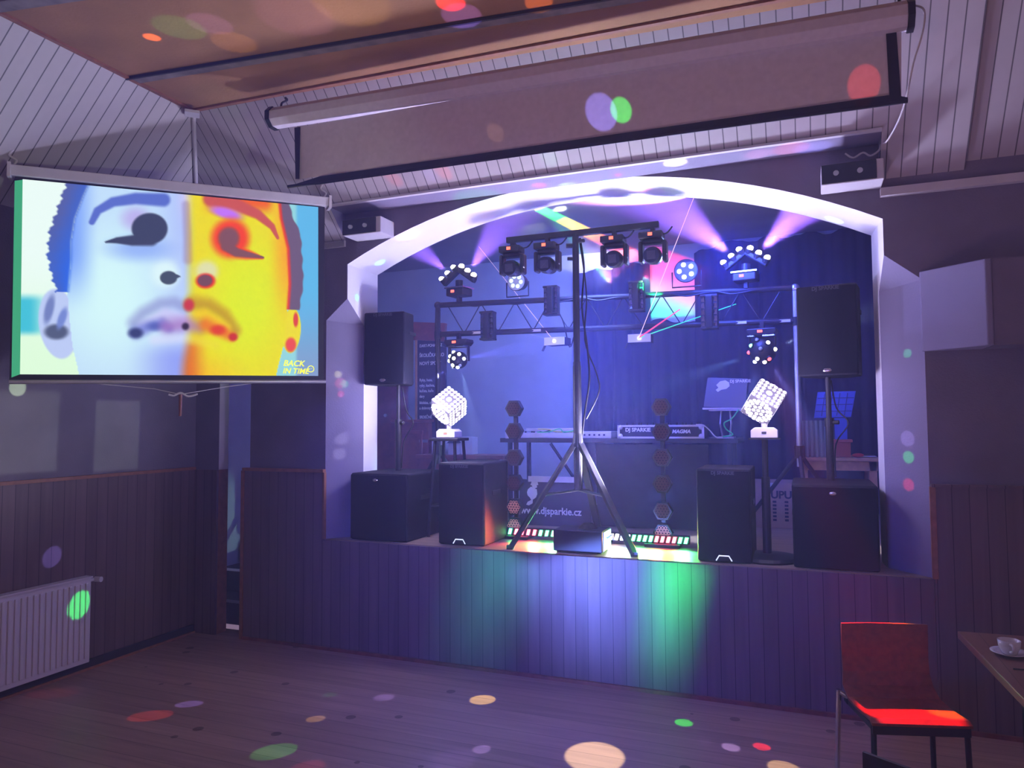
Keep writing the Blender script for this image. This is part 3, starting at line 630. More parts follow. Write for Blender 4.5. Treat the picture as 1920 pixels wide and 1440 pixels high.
def moving_head(loc, tilt_, label):
    t = thing('moving_head_light', label, 'stage light', loc, 0, 'moving heads under the crossbar')
    obj('clamp', B().box((0, 0, .03), (.03, .04, .06)), M['metal'], t); 
    bs = obj('base', B().box((-.01, 0, -.022), (.17, .13, .05)), M['black'], t, .008); obj('display', B().box((-.01, -.067, -.02), (.03, .004, .022)), M['reddisp'], bs, label='glowing red display')
    yk = B(); yk.box((0, 0, -.065), (.15, .08, .035)); yk.box((-.085, 0, -.14), (.032, .09, .16)); yk.box((.085, 0, -.14), (.032, .09, .16)); obj('yoke', yk, M['black'], t, .014)
    R = Euler((tilt_, 0, 0)).to_matrix(); c_ = Vector((0, 0, -.17))
    hd = B(); hd.cyl(c_+R @ Vector((0, .08, 0)), c_+R @ Vector((0, -.03, 0)), .055, .066, 20); hd.cyl(c_+R @ Vector((0, -.03, 0)), c_+R @ Vector((0, -.085, 0)), .066, .056, 20); h_ = obj('head', hd, M['black'], t)
    g = B(); g.box(c_+R @ Vector((0, -.088, 0)), (.06, .006, .06), R)
    for a_ in (PI/4, -PI/4): g.box(c_+R @ Vector((0, -.092, 0)), (.07, .003, .004), R @ Matrix.Rotation(a_, 3, 'Y'))
    obj('lens_grille', g, M['gtext'], h_)
    obj('side_lamp', B().ball(c_+Vector((.098, -.03, .0)), .008), M['lens'], h_)
    return t
z_ = ZS+2.335
for i, (x, tl) in enumerate(((-2.09, .1), (-1.80, .05), (-1.272, .12), (-.985, .1))):
    moving_head((x+.0, cy, z_-.03), tl, ['black moving head light leftmost under the crossbar', 'black moving head light second from left under the crossbar, nearer the pole', 'black moving head light just right of the pole, green and red glints', 'black moving head light rightmost under the crossbar'][i]).scale = (1.02, 1.02, 1.0)

# ================================================================ TRUSS AND ITS LIGHTS
TA, TB = Vector((-3.13, 6.0, 0)), Vector((-.03, 6.4, 0)); TD = (TB-TA); TZ1, TZ0 = 2.885, 2.612
def tp(s_, z, off=0): return TA+TD*s_+Vector((0, off, z))
t = thing('lighting_truss', 'black goalpost truss spanning the stage behind the centre tripod on two tall poles', 'truss', tp(.5, ZS))
for z, nm in ((TZ1, 'upper_chord'), (TZ0, 'lower_chord')): obj(nm, B().cyl(tp(0, z), tp(1, z), .025), M['metal'], t, world=True)
br = B(); nseg = 9
for i in range(nseg):
    s0, s1, sm = .03+i*.104, .03+(i+1)*.104, .03+(i+.5)*.104
    br.cyl(tp(s0, TZ1), tp(sm, TZ0), .005, n=6); br.cyl(tp(sm, TZ0), tp(s1, TZ1), .005, n=6)
obj('lattice', br, M['metal'], t, world=True)
for s_ in (0, 1):
    pb = B(); pb.cyl(tp(s_, ZS+.55), tp(s_, TZ1+.02), .024); pb.ball(tp(s_, TZ1), .035); obj('pole', pb, M['alu' if s_ else 'metal'], t, world=True)
    obj('clamp', B().cyl(tp(s_, TZ0-.04), tp(s_, TZ0+.03), .034), M['metal'], t, world=True)
    obj('hub', B().cyl(tp(s_, ZS+.62), tp(s_, ZS+.72), .04), M['black'], t, world=True)
    for a_ in (.35, 2.44, 4.55): 
        q_ = tp(s_, ZS+.012)+Vector((math.cos(a_+2.4), math.sin(a_+2.4), 0))*.52
        obj('leg', B().cyl(tp(s_, ZS+.66), q_, .017), M['metal'], t, world=True)
cb = B(); cb.tube([tp(0, TZ1-.0, -.03), tp(.0, 2.5, -.04), tp(.005, 2.2, -.03), tp(0, 1.9, -.03), tp(.01, 1.5, -.03)], .01, 6, 5)
for i in range(7): cb.tube([tp(.08+i*.12, TZ1, -.02), tp(.12+i*.12, TZ1-.03, -.03), tp(.17+i*.12, TZ1-.01, -.02), tp(.2+i*.12, TZ1, -.02)], .006, 5, 4)
cb.tube([tp(.34, TZ1, -.03), tp(.38, 2.7, -.04), tp(.40, 2.45, -.04), tp(.42, 2.6, -.03), tp(.46, TZ0, -.03)], .006, 5, 5)
obj('cables', cb, M['cable'], t, world=True, label='black cables tied along the truss')
for s_ in (.12, .30, .86, .97): obj('strip_tape', B().box(tp(s_, TZ0 if s_ != .12 else TZ0-.0, -.024), (.1, .006, .022)), M['white'], t, world=True)

def on_truss(px, z):
    n_ = Vector((-TD.y, TD.x, 0)); return atplane(px, 560, TA, n_).xy.to_3d()+Vector((0, 0, z))
def spider(px, label, col, seed):
    p_ = on_truss(px, TZ1+.02); t = thing('spider_light', label, 'stage light', p_+Vector((0, -.01, 0)), -.15)
    obj('clamp', B().box((0, 0, .02), (.03, .05, .05)), M['metal'], t)
    bs = obj('base', B().box((0, 0, .085), (.19, .16, .07)), M['black'], t, .01); obj('display', B().box((-.02, -.082, .09), (.035, .004, .022)), M['reddisp'], bs, label='glowing red display')
    obj('base_plate', B().box((0, 0, .125), (.21, .18, .012)), M['chrome'], t)
    obj('neck', B().cyl((0, 0, .12), (0, 0, .2), .035), M['black'], t)
    for s_ in (-1, 1):
        R = Matrix.Rotation(s_*.62, 3, 'Y'); ax = R @ Vector((1, 0, 0)); up = R @ Vector((0, -.35, 1)).normalized(); c_ = Vector((s_*.085, 0, .24))
        arm = obj('light_bar', B().box(c_, (.22, .05, .045), R), M['black'], t, .01)
        for k in (-.082, 0, .082):
            q_ = c_+ax*k; obj('lamp_head', B().cyl(q_, q_+up*.045, .03, .034), M['black'], arm)
            g_ = B(); g_.ball(q_+up*.048+Vector((0, -.012, 0)), .027, (1, 1, .8), 12, 6); obj('glowing_lens', g_, col, arm)
            if k == 0: lamp('SPOT', 'spider_beam', p_+q_+up*.085, (.9, .34, 1), 2600 if px > 1000 else 800, p_+q_+up*2+Vector((s_*1.0, -.2, .3)), 44, .7, .02)
    return t
spider(862, 'black spider light on the left end of the truss, glowing warm white', M['wmled'], 1)
spider(1400, 'black spider light on the right half of the truss, blazing violet white', M['whled'], 2)
def ball_light(px, label, lit, lcol, big):
    p_ = on_truss(px, TZ0-.02); t = thing('ball_light', label, 'stage light', p_+Vector((0, -.02, 0)), -.1)
    obj('clamp', B().box((.0, 0, -.01), (.03, .04, .06)), M['metal'], t)
    bs = B(); pts = [(-.115, -.07, -.04), (.115, -.07, -.04), (.12, -.07, -.07), (.09, -.07, -.1), (-.09, -.07, -.1), (-.12, -.07, -.07)]; bs.prism(pts, (0, .14, 0)); o_ = obj('base', bs, M['black'], t, .008)
    obj('display', B().box((-.01, -.073, -.065), (.04, .004, .02)), M['reddisp'], o_, label='glowing red display'); obj('side_reflector', B().box((.06, -.05, -.105), (.09, .1, .01)), M['chrome'], t); obj('side_reflector', B().box((-.08, -.05, -.105), (.05, .1, .01)), M['chrome'], t)
    yk = B(); yk.box((-.1, 0, -.17), (.012, .04, .14)); yk.box((.1, 0, -.17), (.012, .04, .14)); yk.box((0, 0, -.108), (.21, .04, .012)); obj('yoke', yk, M['black'], t, .004)
    r = .11 if big else .08; c_ = Vector((0, 0, -.225)); h_ = obj('head', B().ball(c_, r, u=18, w=12), M['black'], t, smooth=True)
    dirs = [(-.65, -.6, .35), (.45, -.7, .5), (.85, -.45, .05), (.5, -.6, -.6), (-.25, -.75, -.55), (-.85, -.5, -.1), (0, -1, .1), (.2, -.6, -.85), (-.5, -.5, -.8), (-.3, -.6, .8)]
    for i, d_ in enumerate(dirs):
        d_ = Vector(d_).normalized(); rg = obj('lens_ring', B().cyl(c_+d_*(r-.008), c_+d_*(r+.008), .024, .022), M['metal'], h_)
        obj('lens', B().ball(c_+d_*(r+.008), .016, u=10, w=6), lit[i % len(lit)], h_)
    for d_, col in lcol: lamp('SPOT', 'ball_beam', p_+c_+Vector(d_).normalized()*(r+.05), col, 260, p_+c_+Vector(d_)*3, 16, .5, .01)
    return t
gl_g = glow('green_lens', (.2, 1, .55), 5); gl_r = glow('red_lens', (1, .08, .1), 4); gl_w = M['wmled']; gl_y = glow('yellow_lens', (1, 1, .6), 10)
ball_light(862, 'black ball light hanging under the left end of the truss, yellow white lenses', [gl_y, gl_w, M['blled'], M['lens'], gl_y], [((.9, -.25, .1), (.35, .35, 1)), ((.35, -.3, -1), (.75, 1, .8)), ((-.8, -.3, -.6), (.5, .5, 1))], 0)
ball_light(1428, 'black ball light hanging under the right end of the truss, red green and white lenses', [gl_g, M['blled'], gl_y, gl_r, gl_w, gl_r, M['lens'], gl_w, M['blled'], M['lens']], [((.95, -.2, .3), (.8, .9, .6)), ((-.3, -.3, -1), (.5, .6, 1)), ((.5, -.3, -.9), (.6, .6, 1)), ((-.9, -.2, -.3), (.4, .7, .8))], 1)
def par(px, py, z, label, led, body, n_=6, r=.085):
    p_ = on_truss(px, z); t = thing('par_light', label, 'stage light', p_+Vector((0, -.06, 0)), 0)
    yk = B(); yk.tube([(-r-.02, 0, .0), (-r-.02, 0, -.13), (r+.02, 0, -.13), (r+.02, 0, .0)], .007); obj('yoke', yk, M['metal'], t)
    bd_ = B(); bd_.cyl((0, .09, .01), (0, -.03, 0), r*.8, r, 24); obj('body', bd_, M['black'], t)
    obj('front_plate', B().cyl((0, -.03, 0), (0, -.036, 0), r*.94, n=24), body, t)
    for i in range(n_):
        a_ = PI/2+.35+2*PI*i/n_; q_ = Vector((math.cos(a_)*r*.55, -.038, math.sin(a_)*r*.55)); obj('led', B().ball(q_, .019, (1, .5, 1), 12, 7), led, t)
    return t
par(975, 540, 3.05, 'grey-faced par light standing on the truss left of the tripod, dim lamps', glow('dim_led', (.75, .95, 1), 1.1), M['lens'])
par(1290, 515, 3.06, 'par light standing on the truss right of the tripod, five bright blue-white lamps', M['blled'], mat('blue_plate', (.1, .12, .35), .4), 5, .1)
p_ = on_truss(1290, 3.05); lamp('SPOT', 'par_beam', p_+Vector((0, -.16, 0)), (.25, .35, 1), 40, p_+Vector((.1, -3, -.6)), 60, .9, .08)
def derby(px, z, label, wd=.13, h=.24):
    p_ = on_truss(px, z); t = thing('derby_light', label, 'stage light', p_+Vector((0, -.1, 0)), .0)
    obj('body', B().box((0, 0, 0), (wd*.4, .1, h)), M['black'], t, .006)
    for s_ in (-1, 1): obj('end_plate', B().box((0, .01, s_*h/2), (wd, .1, .02)), M['black'], t, .004)
    for s_ in (-1, 1):
        sh = obj('side_shell', B().box((s_*wd*.36, .02, 0), (wd*.28, .07, h*.96)), M['black'], t, .006); mm = B()
        for i in range(5):
            zz = (-.4+.2*i)*h; mm.face([(s_*wd*.36-wd*.1, -.016, zz-h*.07), (s_*wd*.36+wd*.1, -.018, zz-h*.09), (s_*wd*.36+wd*.08, -.03, zz+h*.08), (s_*wd*.36-wd*.1, -.022, zz+h*.05)])
        obj('mirror_column', mm, M['mirror'], sh)
    obj('bracket', B().box((0, .06, 0), (.03, .05, .06)), M['metal'], t)
    return t
derby(922, 2.66, 'black mirrored effect light low on the left part of the truss'); derby(1040, 2.86, 'black mirrored effect light high on the truss just left of the tripod')
derby(1198, 2.86, 'black mirrored effect light high on the truss just right of the tripod, against the curtain'); derby(1332, 2.70, 'mirrored effect light low on the right part of the truss, edged in green light', .14, .27)
def laser(px, py, z, rz, label, beams):
    p_ = on_truss(px, z)+Vector((0, -.12, 0)); t = thing('laser_projector', label, 'stage light', p_, rz)
    obj('casing', B().box((0, .07, 0), (.19, .14, .065)), M['black'], t, .003); fp = obj('front_plate', B().box((0, -.004, 0), (.195, .006, .07)), M['white'], t, .001)
    obj('aperture', B().cyl((.0, -.006, 0), (.0, -.012, 0), .012), M['wmled'], fp); obj('bracket', B().box((-.11, .03, -.04), (.008, .03, .09), Euler((0, .5, 0)).to_matrix()), M['gtext'], t)
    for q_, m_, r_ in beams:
        tag(obj('laser_beam_rod', B().cyl(p_+Vector((0, -.02, 0)), q_, r_, r_*.7, n=6), m_), m_['lab'] % ('left' if px < 1100 else 'right'), 'laser beam')  # glowing solid rods stand in for laser light scattered in the haze
    return t
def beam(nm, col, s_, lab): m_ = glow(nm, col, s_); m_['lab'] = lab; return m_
bp = beam('pink_beam', (1, .65, .8), .9, 'thin pale pink glowing rod as laser beam, rising steeply from the %s laser projector'); brd = beam('red_beam', (1, .08, .2), 1.0, 'thick red glowing rod as laser beam, slanting right from the %s laser projector'); bgn = beam('green_beam', (.05, .9, .4), .7, 'green glowing rod as laser beam, slanting low and right from the %s laser projector'); bfn = beam('faint_beam', (.5, .5, .7), .5, 'faint grey glowing rod as laser beam, spreading left from the %s laser projector')
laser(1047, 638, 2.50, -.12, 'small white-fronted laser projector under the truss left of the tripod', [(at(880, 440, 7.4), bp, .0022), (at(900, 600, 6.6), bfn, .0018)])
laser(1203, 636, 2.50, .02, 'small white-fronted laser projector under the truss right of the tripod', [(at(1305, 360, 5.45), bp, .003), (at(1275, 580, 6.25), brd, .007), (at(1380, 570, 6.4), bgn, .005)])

# ================================================================ LED CUBES AND STANDS
def led_cube(c_, s_, R, label):
    t = thing('led_cube_light', label, 'stage light', c_)
    obj('frame', B().box((0, 0, 0), (s_, s_, s_), R), M['cubeface'], t, .003)
    for ax, sg in ((0, 1), (0, -1), (1, 1), (1, -1), (2, 1), (2, -1)):
        nrm = Vector((0, 0, 0)); nrm[ax] = sg; u_ = Vector((0, 0, 0)); u_[(ax+1) % 3] = 1; v_ = nrm.cross(u_)
        b_ = B(); q_ = []
        if ax == 1: 
            for rr, nn in ((0, 1), (.17, 6), (.33, 12), (.44, 18)): q_ += [(rr*math.cos(2*PI*k/nn), rr*math.sin(2*PI*k/nn)) for k in range(nn)]
        else: q_ = [(-.42+.168*i, -.42+.168*j_) for i in range(6) for j_ in range(6) if not (i in (2, 3) and j_ in (2, 3))]+[(0, 0)]
        for a_, e_ in q_:
            rr = .066*s_ if (a_, e_) != (0, 0) or ax == 1 else .11*s_; cc = nrm*(s_/2+.002)+u_*a_*s_+v_*e_*s_
            b_.face([R @ (cc+u_*rr*math.cos(2*PI*k/10)+v_*rr*math.sin(2*PI*k/10)) for k in range(10)])
        obj('led_panel', b_, M['cubeled'], t)
    bs = B(); bs.prism([(-.085, -.07, -s_*.87-.075), (.085, -.07, -s_*.87-.075), (.085, -.07, -s_*.87-.025), (.06, -.07, -s_*.87-.005), (-.06, -.07, -s_*.87-.005), (-.085, -.07, -s_*.87-.025)], (0, .14, 0)); bo = obj('base', bs, M['white'], t, .004)
    obj('display', B().box((-.0, -.072, -s_*.87-.04), (.03, .004, .014)), M['ink'] if c_[0] > -1 else M['reddisp'], bo); obj('neck', B().cyl((0, 0, -s_*.87-.01), (0, 0, -s_*.75), .02), M['white'], t)
    return t
v_ = Vector((1, 1, 1)).normalized(); Rv = v_.rotation_difference(Vector((0, 0, 1))).to_matrix()
cL = at(842, 763, 5.42); cR = at(1432, 754, 5.2)
def upright(c_, roll=0, turn=0):   # one upper face of the corner-balanced cube turned to the hall
    n_ = Rv @ Vector((1, 0, 0)); az = math.atan2(-c_.y, -c_.x)-math.atan2(n_.y, n_.x)
    return Matrix.Rotation(roll, 3, Vector((-c_.x, -c_.y, 0)).normalized()) @ Matrix.Rotation(az+turn, 3, 'Z') @ Rv
lc = led_cube(cL, .205, upright(cL), 'dazzling white LED cube balanced on its corner on the left stool')
RR = Matrix.Rotation(-math.radians(32), 3, Vector((-cR.x, -cR.y, 0)).normalized()) @ Matrix.Rotation(math.atan2(-cR.y, -cR.x)+PI/2, 3, 'Z') @ Matrix.Rotation(PI/4, 3, 'X')
rc = led_cube(cR, .19, RR, 'dazzling white LED cube tilted on the tall pole right of the laptop')
lamp('POINT', 'cube_light', cL+Vector((0, -.25, .05)), (.6, .55, 1), 32, radius=.12); lamp('POINT', 'cube_light', cR+Vector((.05, -.25, .05)), (.6, .5, 1), 16, radius=.12)
t = thing('bar_stool', 'black stool under the left LED cube, behind the tall narrow subwoofer', 'stool', (cL.x, cL.y, ZS)); zt = cL.z-.205*.87-.078-ZS
obj('seat', B().box((0, 0, zt-.012), (.26, .22, .024)), M['black'], t, .004)
for sx in (-1, 1):
    for sy in (-1, 1): obj('leg', B().cyl((sx*.09, sy*.08, zt-.02), (sx*.13, sy*.12, 0), .013), M['metal'], t)
ft = B(); ft.tube([(-.12, -.11, .25), (.12, -.11, .25), (.12, .11, .25), (-.12, .11, .25), (-.12, -.11, .25)], .008); obj('footrest', ft, M['metal'], t)
t = thing('lamp_stand', 'black pole with round base holding the right LED cube', 'stand', (cR.x, cR.y, ZS)); zt = cR.z-.19*.87-.078-ZS
obj('pole', B().cyl((0, 0, .02), (0, 0, zt), .02), M['metal'], t); obj('sleeve', B().cyl((0, 0, .02), (0, 0, .55), .028), M['metal'], t); obj('top_plate', B().box((0, 0, zt-.004), (.2, .15, .008)), M['black'], t)
obj('base', B().lathe([(0, 0), (.2, 0), (.205, .012), (.19, .03), (.05, .045), (0, .045)]), M['black'], t)

# ================================================================ HEXAGON LIGHT COLUMNS
def hexcol(x, y, zs, label, lit):
    t = thing('hexagon_light_column', label, 'stage light', (x, y, ZS))
    obj('post', B().box((.0, .03, (zs[0]-ZS)/2), (.03, .03, zs[0]-ZS)), M['black'], t); obj('foot', B().box((0, .03, .012), (.26, .22, .024)), M['black'], t, .004)
    for i, z in enumerate(zs):
        h_ = obj('hexagon_frame', B().hexa((0, -.03, z-ZS), .074, .06), M['black'], t, .004)
        hc = B(); hc.hexa((0, -.031, z-ZS), .058, -.002); pl_ = obj('honeycomb_panel', hc, M['hexface'], h_); cc = B()
        for a_, b_ in [(q, r) for q in range(-2, 3) for r in range(-2, 3) if abs(q+r) <= 2]:
            px_, pz_ = .0228*(a_+b_/2), .0198*b_
            cc.add([(px_+.011*math.cos(PI/6+PI/3*k), -.0345, z-ZS+pz_+.011*math.sin(PI/6+PI/3*k)) for k in range(6)]+[(px_+.0082*math.cos(PI/6+PI/3*k), -.0345, z-ZS+pz_+.0082*math.sin(PI/6+PI/3*k)) for k in range(6)], [(k, (k+1) % 6, 6+(k+1) % 6, 6+k) for k in range(6)])
        obj('honeycomb_grid', cc, M['hexgrid'] if i < lit else M['hexgrid2'], h_)
    return t
M['hexgrid'] = mat('hex_grid', (.05, .03, .03), .6, emit=(1, .35, .3), estr=.07, spec=.1); M['hexgrid2'] = glow('hex_grid_lit', (1, .42, .35), .5)
hexcol(-2.172, 5.5, [1.905, 1.723, 1.508, 1.306, 1.114, .965], 'column of hexagonal lamps left of the tripod, second lowest glowing orange', 4)
hexcol(-.985, 5.5, [1.901, 1.713, 1.522, 1.327, 1.125, .965], 'column of hexagonal lamps right of the tripod in front of the curtain', 5)

# ================================================================ LED BARS AND HAZER
def ledbar(x0, x1, y, cols, label):
    t = thing('led_bar', label, 'stage light', ((x0+x1)/2, y, ZS)); L_ = x1-x0
    obj('housing', B().box((0, .03, .055), (L_, .06, .06)), M['black'], t, .004)
    for s_ in (-1, 1): obj('foot', B().box((s_*L_*.38, .03, .013), (.03, .12, .026)), M['black'], t)
    seg = 16
    for i in range(seg):
        m_ = M[cols[i*len(cols)//seg]]; xx = -L_/2+(i+.5)*L_/seg
        obj('led_segment', B().prism([(xx-.018, -.002, .033), (xx+.006, -.002, .033), (xx+.018, -.002, .077), (xx-.006, -.002, .077)], (0, -.004, 0)), m_, t)
    return t
M['r'] = glow('bar_red', (1, .05, .08), 22); M['g'] = glow('bar_green', (.05, 1, .25), 20); M['c'] = glow('bar_cyan', (.2, .9, 1), 22); M['w'] = glow('bar_white', (.9, .8, 1), 26); M['b'] = glow('bar_blue', (.35, .45, 1), 22)
YL = 5.46
ledbar(at(918, 990, YL).x, at(1103, 992, YL).x, YL, 'cggrrrggcbww', 'floor light bar left of the tripod hub shining cyan, red, green and white')
ledbar(at(1120, 993, YL).x, at(1292, 998, YL).x, YL, 'wwwbgggrrrgg', 'floor light bar right of the black floor box shining white, green and red')
for px, col, e in ((930, (.1, 1, .6), 10), (1000, (1, .1, .05), 9), (1040, (.1, 1, .2), 7), (1085, (.9, .8, 1), 10), (1150, (.8, .8, 1), 12), (1195, (.1, 1, .3), 8), (1230, (1, .2, .05), 9), (1280, (.05, 1, .2), 12)):
    p_ = at(px, 992, YL-.07)
    lamp('SPOT', 'bar_light', (p_.x, p_.y, ZS+.075), col, e*4, (p_.x, p_.y-1, ZS-.05), 120, .6, .03)
    lamp('SPOT', 'bar_light', (p_.x, p_.y, ZS+.09), col, e*2.2, (p_.x+random.uniform(-.6, .6), 4.72, 3.5), 34, .5, .03)
hb_ = at(1082, 1036, 4.99)
t = thing('haze_machine', 'black box on the stage edge between the tripod legs with a white side panel', 'machine', (hb_.x, 5.12, ZS), .02)
obj('casing', B().box((0, 0, .085), (.36, .26, .15)), M['black'], t, .008); obj('side_panel', B().box((.184, 0, .085), (.006, .22, .13)), M['white'], t)
obj('nozzle', B().lathe([(.075, 0), (.04, .03), (.035, .035), (0, .035)], (.04, .02, .16)), M['metal'], t)
for x in (-.15, .15): obj('foot', B().box((x, 0, .005), (.03, .2, .01)), M['black'], t)
obj('handle', B().tube([(.19, -.02, .1), (.23, -.03, .13), (.24, -.03, .09)], .008), M['white'], t)

# ================================================================ DJ DESK AND GEAR
YD = 6.3; zd = 1.645
xa, xb = at(938, 822, YD).x, at(1385, 822, YD).x
t = thing('dj_desk', 'long black desk behind the tripod carrying the music gear', 'desk', ((xa+xb)/2, YD+.3, ZS))
obj('top', B().box((0, 0, zd-ZS-.02), (xb-xa, .62, .04)), M['black'], t, .004)
for sx in (-1, 1):
    for sy in (-1, 1): obj('leg', B().box((sx*((xb-xa)/2-.08), sy*.25, (zd-ZS-.04)/2), (.035, .035, zd-ZS-.04)), M['metal'], t)
for s_ in (-1, 1):
    fr = B(); fr.tube([(-.35*s_-.25, -.22, zd-ZS-.05), (-.35*s_+.25, -.22, .02)], .014); obj('cross_brace', fr, M['metal'], t)
obj('cloth', B().box((.34, -.3, (zd-ZS)/2-.02), ((xb-xa)/2-.1, .01, zd-ZS-.06)), M['curtain'], t, label='black cloth hanging on the right half')
# banner
ya = 6.2; b0, b1, b2, b3 = at(975, 898, ya), at(1108, 906, ya), at(1108, 992, ya), at(972, 986, ya)
t = thing('banner', 'black banner with white DJ figure and web address under the desk, behind the tripod', 'banner', (b0.x*.5+b1.x*.5, ya, b2.z))
mb = mat('banner_cloth', (.045, .04, .06), .7)
obj('cloth', B().prism([b0, b1, b2, b3], (0, .006, 0)), mb, t, world=True)
obj('top_rail', B().box(at(1036, 899, ya-.006), (.46, .014, .05)), M['white'], t, world=True)
text('lettering', 'www.djsparkie.cz', .088, M['wtext'], t, at(976, 962, ya-.003), align='LEFT', bold=.002, world=True, sx=.92)
def fig(pts, nm='figure'): 
    return B().prism([at(x, y, ya-.004) for x, y in pts], (0, -.002, 0))
def cp(x, y): return (880+x/4.364, 860+y/4.362)
obj('figure', fig([cp(*q) for q in ((500, 215), (510, 190), (535, 178), (558, 190), (565, 215), (552, 217), (555, 235), (535, 245), (515, 232), (512, 218))]), M['wtext'], t, world=True, label='white silhouette of a DJ')
obj('figure', fig([cp(*q) for q in ((480, 250), (505, 228), (535, 245), (552, 250), (556, 290), (545, 318), (520, 335), (518, 365), (488, 382), (466, 376), (478, 352), (506, 338), (496, 318), (478, 300), (472, 275))]), M['wtext'], t, world=True)
obj('figure', fig([cp(*q) for q in ((575, 328), (590, 300), (632, 292), (628, 305), (600, 328))]), M['wtext'], t, world=True)
# flight case controller
x0, x1 = at(1160, 800, YD).x, at(1318, 800, YD).x; zb_, zt_ = zd, at(1200, 797, YD).z
t = thing('flight_case', 'black flight case with silver edges and lettering on the desk right of the tripod', 'case', ((x0+x1)/2, YD+.2, zd)); hw, hh = (x1-x0)/2, zt_-zd
obj('body', B().box((0, 0, hh/2), (hw*2, .4, hh)), M['black'], t, .003)
ed = B()
for z in (.008, hh-.008): ed.box((0, -.2, z), (hw*2+.01, .012, .016))
for x in (-hw, hw): ed.box((x, -.2, hh/2), (.02, .012, hh))
ed.box((-hw*.02, -.2, hh/2), (.02, .01, hh)); obj('edge_trim', ed, M['alu'], t)
for x in (-hw+.015, hw-.015):
    for z in (.02, hh-.02): obj('corner', B().ball((x, -.2, z), .022, (1, .5, 1), 10, 6), M['alu'], t)
text('lettering', 'DJ SPARKIE', .045, M['wtext'], t, (-hw+.06, -.207, hh*.52), align='LEFT', bold=.0015); text('lettering', 'MAGMA', .042, M['wtext'], t, (hw*.5, -.207, hh*.4), bold=.002, shear=.2)
for i in range(16): obj('knob', B().cyl((-hw+.05+i*.043, -.1+.05*(i % 3), hh), (-hw+.05+i*.043, -.1+.05*(i % 3), hh+.02), .009, n=8), M['black'], t)
# white mixer on the left
x0, x1 = at(948, 815, YD).x, at(1082, 815, YD).x
t = thing('mixer', 'long pale mixer with raised back ledge on the desk left of the tripod', 'mixer', ((x0+x1)/2, YD+.16, zd))
obj('body', B().box((0, 0, .024), (x1-x0, .3, .048)), M['white'], t, .004); obj('back_ledge', B().box((.0, .14, .075), ((x1-x0)*.7, .06, .03)), M['alu'], t, .003)
obj('end_cheek', B().box((-(x1-x0)/2+.02, -.02, .03), (.04, .3, .07)), M['white'], t, .004)
for i in range(12): obj('knob', B().cyl((-.25+i*.05, -.06+.04*(i % 3), .048), (-.25+i*.05, -.06+.04*(i % 3), .062), .01, n=8), M['ink'], t)
x0, x1 = at(1086, 815, YD).x, at(1145, 815, YD).x
t = thing('amplifier', 'small grey unit with sockets on the desk directly behind the tripod pole', 'amplifier', ((x0+x1)/2, YD+.15, zd)); obj('body', B().box((0, 0, .03), (x1-x0, .25, .06)), M['alu'], t, .003)
for i in range(5): obj('knob', B().cyl((-.1+.045*i, -.126, .03), (-.1+.045*i, -.14, .03), .008), M['ink'], t)
cols = [(M['gcable'], 'green cable among the tangle on the desk left of the tripod'), (mat('yellow_cable', (.7, .65, .1), .5), 'yellow cable among the tangle on the desk left of the tripod'), (M['pcable'], 'white cable among the tangle on the desk left of the tripod'), (M['cable'], 'black cable among the tangle on the desk left of the tripod')]
for i, (m_, lb) in enumerate(cols):
    random.seed(i+3); pts = [at(1010+18*k+random.uniform(-8, 8), 812+random.uniform(-9, 7), YD-.0) for k in range(5)]
    pts = [Vector((q.x, YD+.02+i*.02, max(q.z, zd+.056))) for q in pts]
    tag(obj('cable', B().tube(pts, .005, 6, 5), m_), lb, 'cable')
# laptop on its stand
YP = 6.35; l0, l1, l2, l3 = [at(x, y, YP) for x, y in ((1327, 708), (1402, 710), (1398, 765), (1319, 763))]
zl = (l2.z+l3.z)/2; xl = (l2.x+l3.x)/2
t = thing('laptop', 'open silver laptop seen from behind on a stand above the desk', 'laptop', (xl, YP+.1, zl))
obj('lid', B().prism([l0, l1, l2, l3], (0, .01, 0)), mat('laptop_lid', (.16, .17, .19), .35, .5), t, .002, world=True)
obj('keyboard_base', B().box(((l2+l3)/2+Vector((0, .13, -.008))), (abs(l2.x-l3.x)+.02, .25, .016)), M['alu'], t, .003, world=True)
text('lettering', 'DJ SPARKIE', .034, M['wtext'], t, at(1388, 717, YP-.004), bold=.001, world=True)
hl = [(1343, 722), (1350, 715), (1360, 713), (1367, 717), (1368, 724), (1362, 729), (1352, 731), (1346, 735), (1342, 731), (1347, 727)]
obj('emblem', B().prism([at(x, y, YP-.003) for x, y in hl], (0, -.002, 0)), M['wtext'], t, world=True, label='white head-shaped sticker')
t = thing('laptop_stand', 'folding metal stand holding the laptop above the desk', 'stand', (xl, YP+.12, zd))
hs = zl-.016-zd
for s_ in (-1, 1): obj('upright', B().tube([(s_*.035, 0, hs), (s_*.045, -.02, hs*.5), (s_*.03, 0, .01)], .009), M['alu'], t)
obj('tray', B().box((0, 0, hs-.006), (.26, .2, .01)), M['alu'], t); obj('foot', B().box((0, 0, .006), (.14, .2, .012)), M['alu'], t)
tag(obj('cable', B().tube([at(1385, 768, YP), at(1372, 785, YP-.02), at(1358, 793, YP-.03), at(1362, 805, YP-.03), at(1374, 815, YP-.03), at(1355, 819, YP-.05)], .006, 6, 5), M['gcable']), 'green cable dangling from the laptop round its stand', 'cable')
tag(obj('cable', B().tube([at(1305, 796, YP-.1), at(1318, 797, YP-.1), at(1330, 806, YP-.08), at(1342, 819, YP-.08), at(1356, 821, YP-.08)], .005, 6, 5), M['pcable']), 'thin pale cable arching from the flight case to the laptop stand', 'cable')

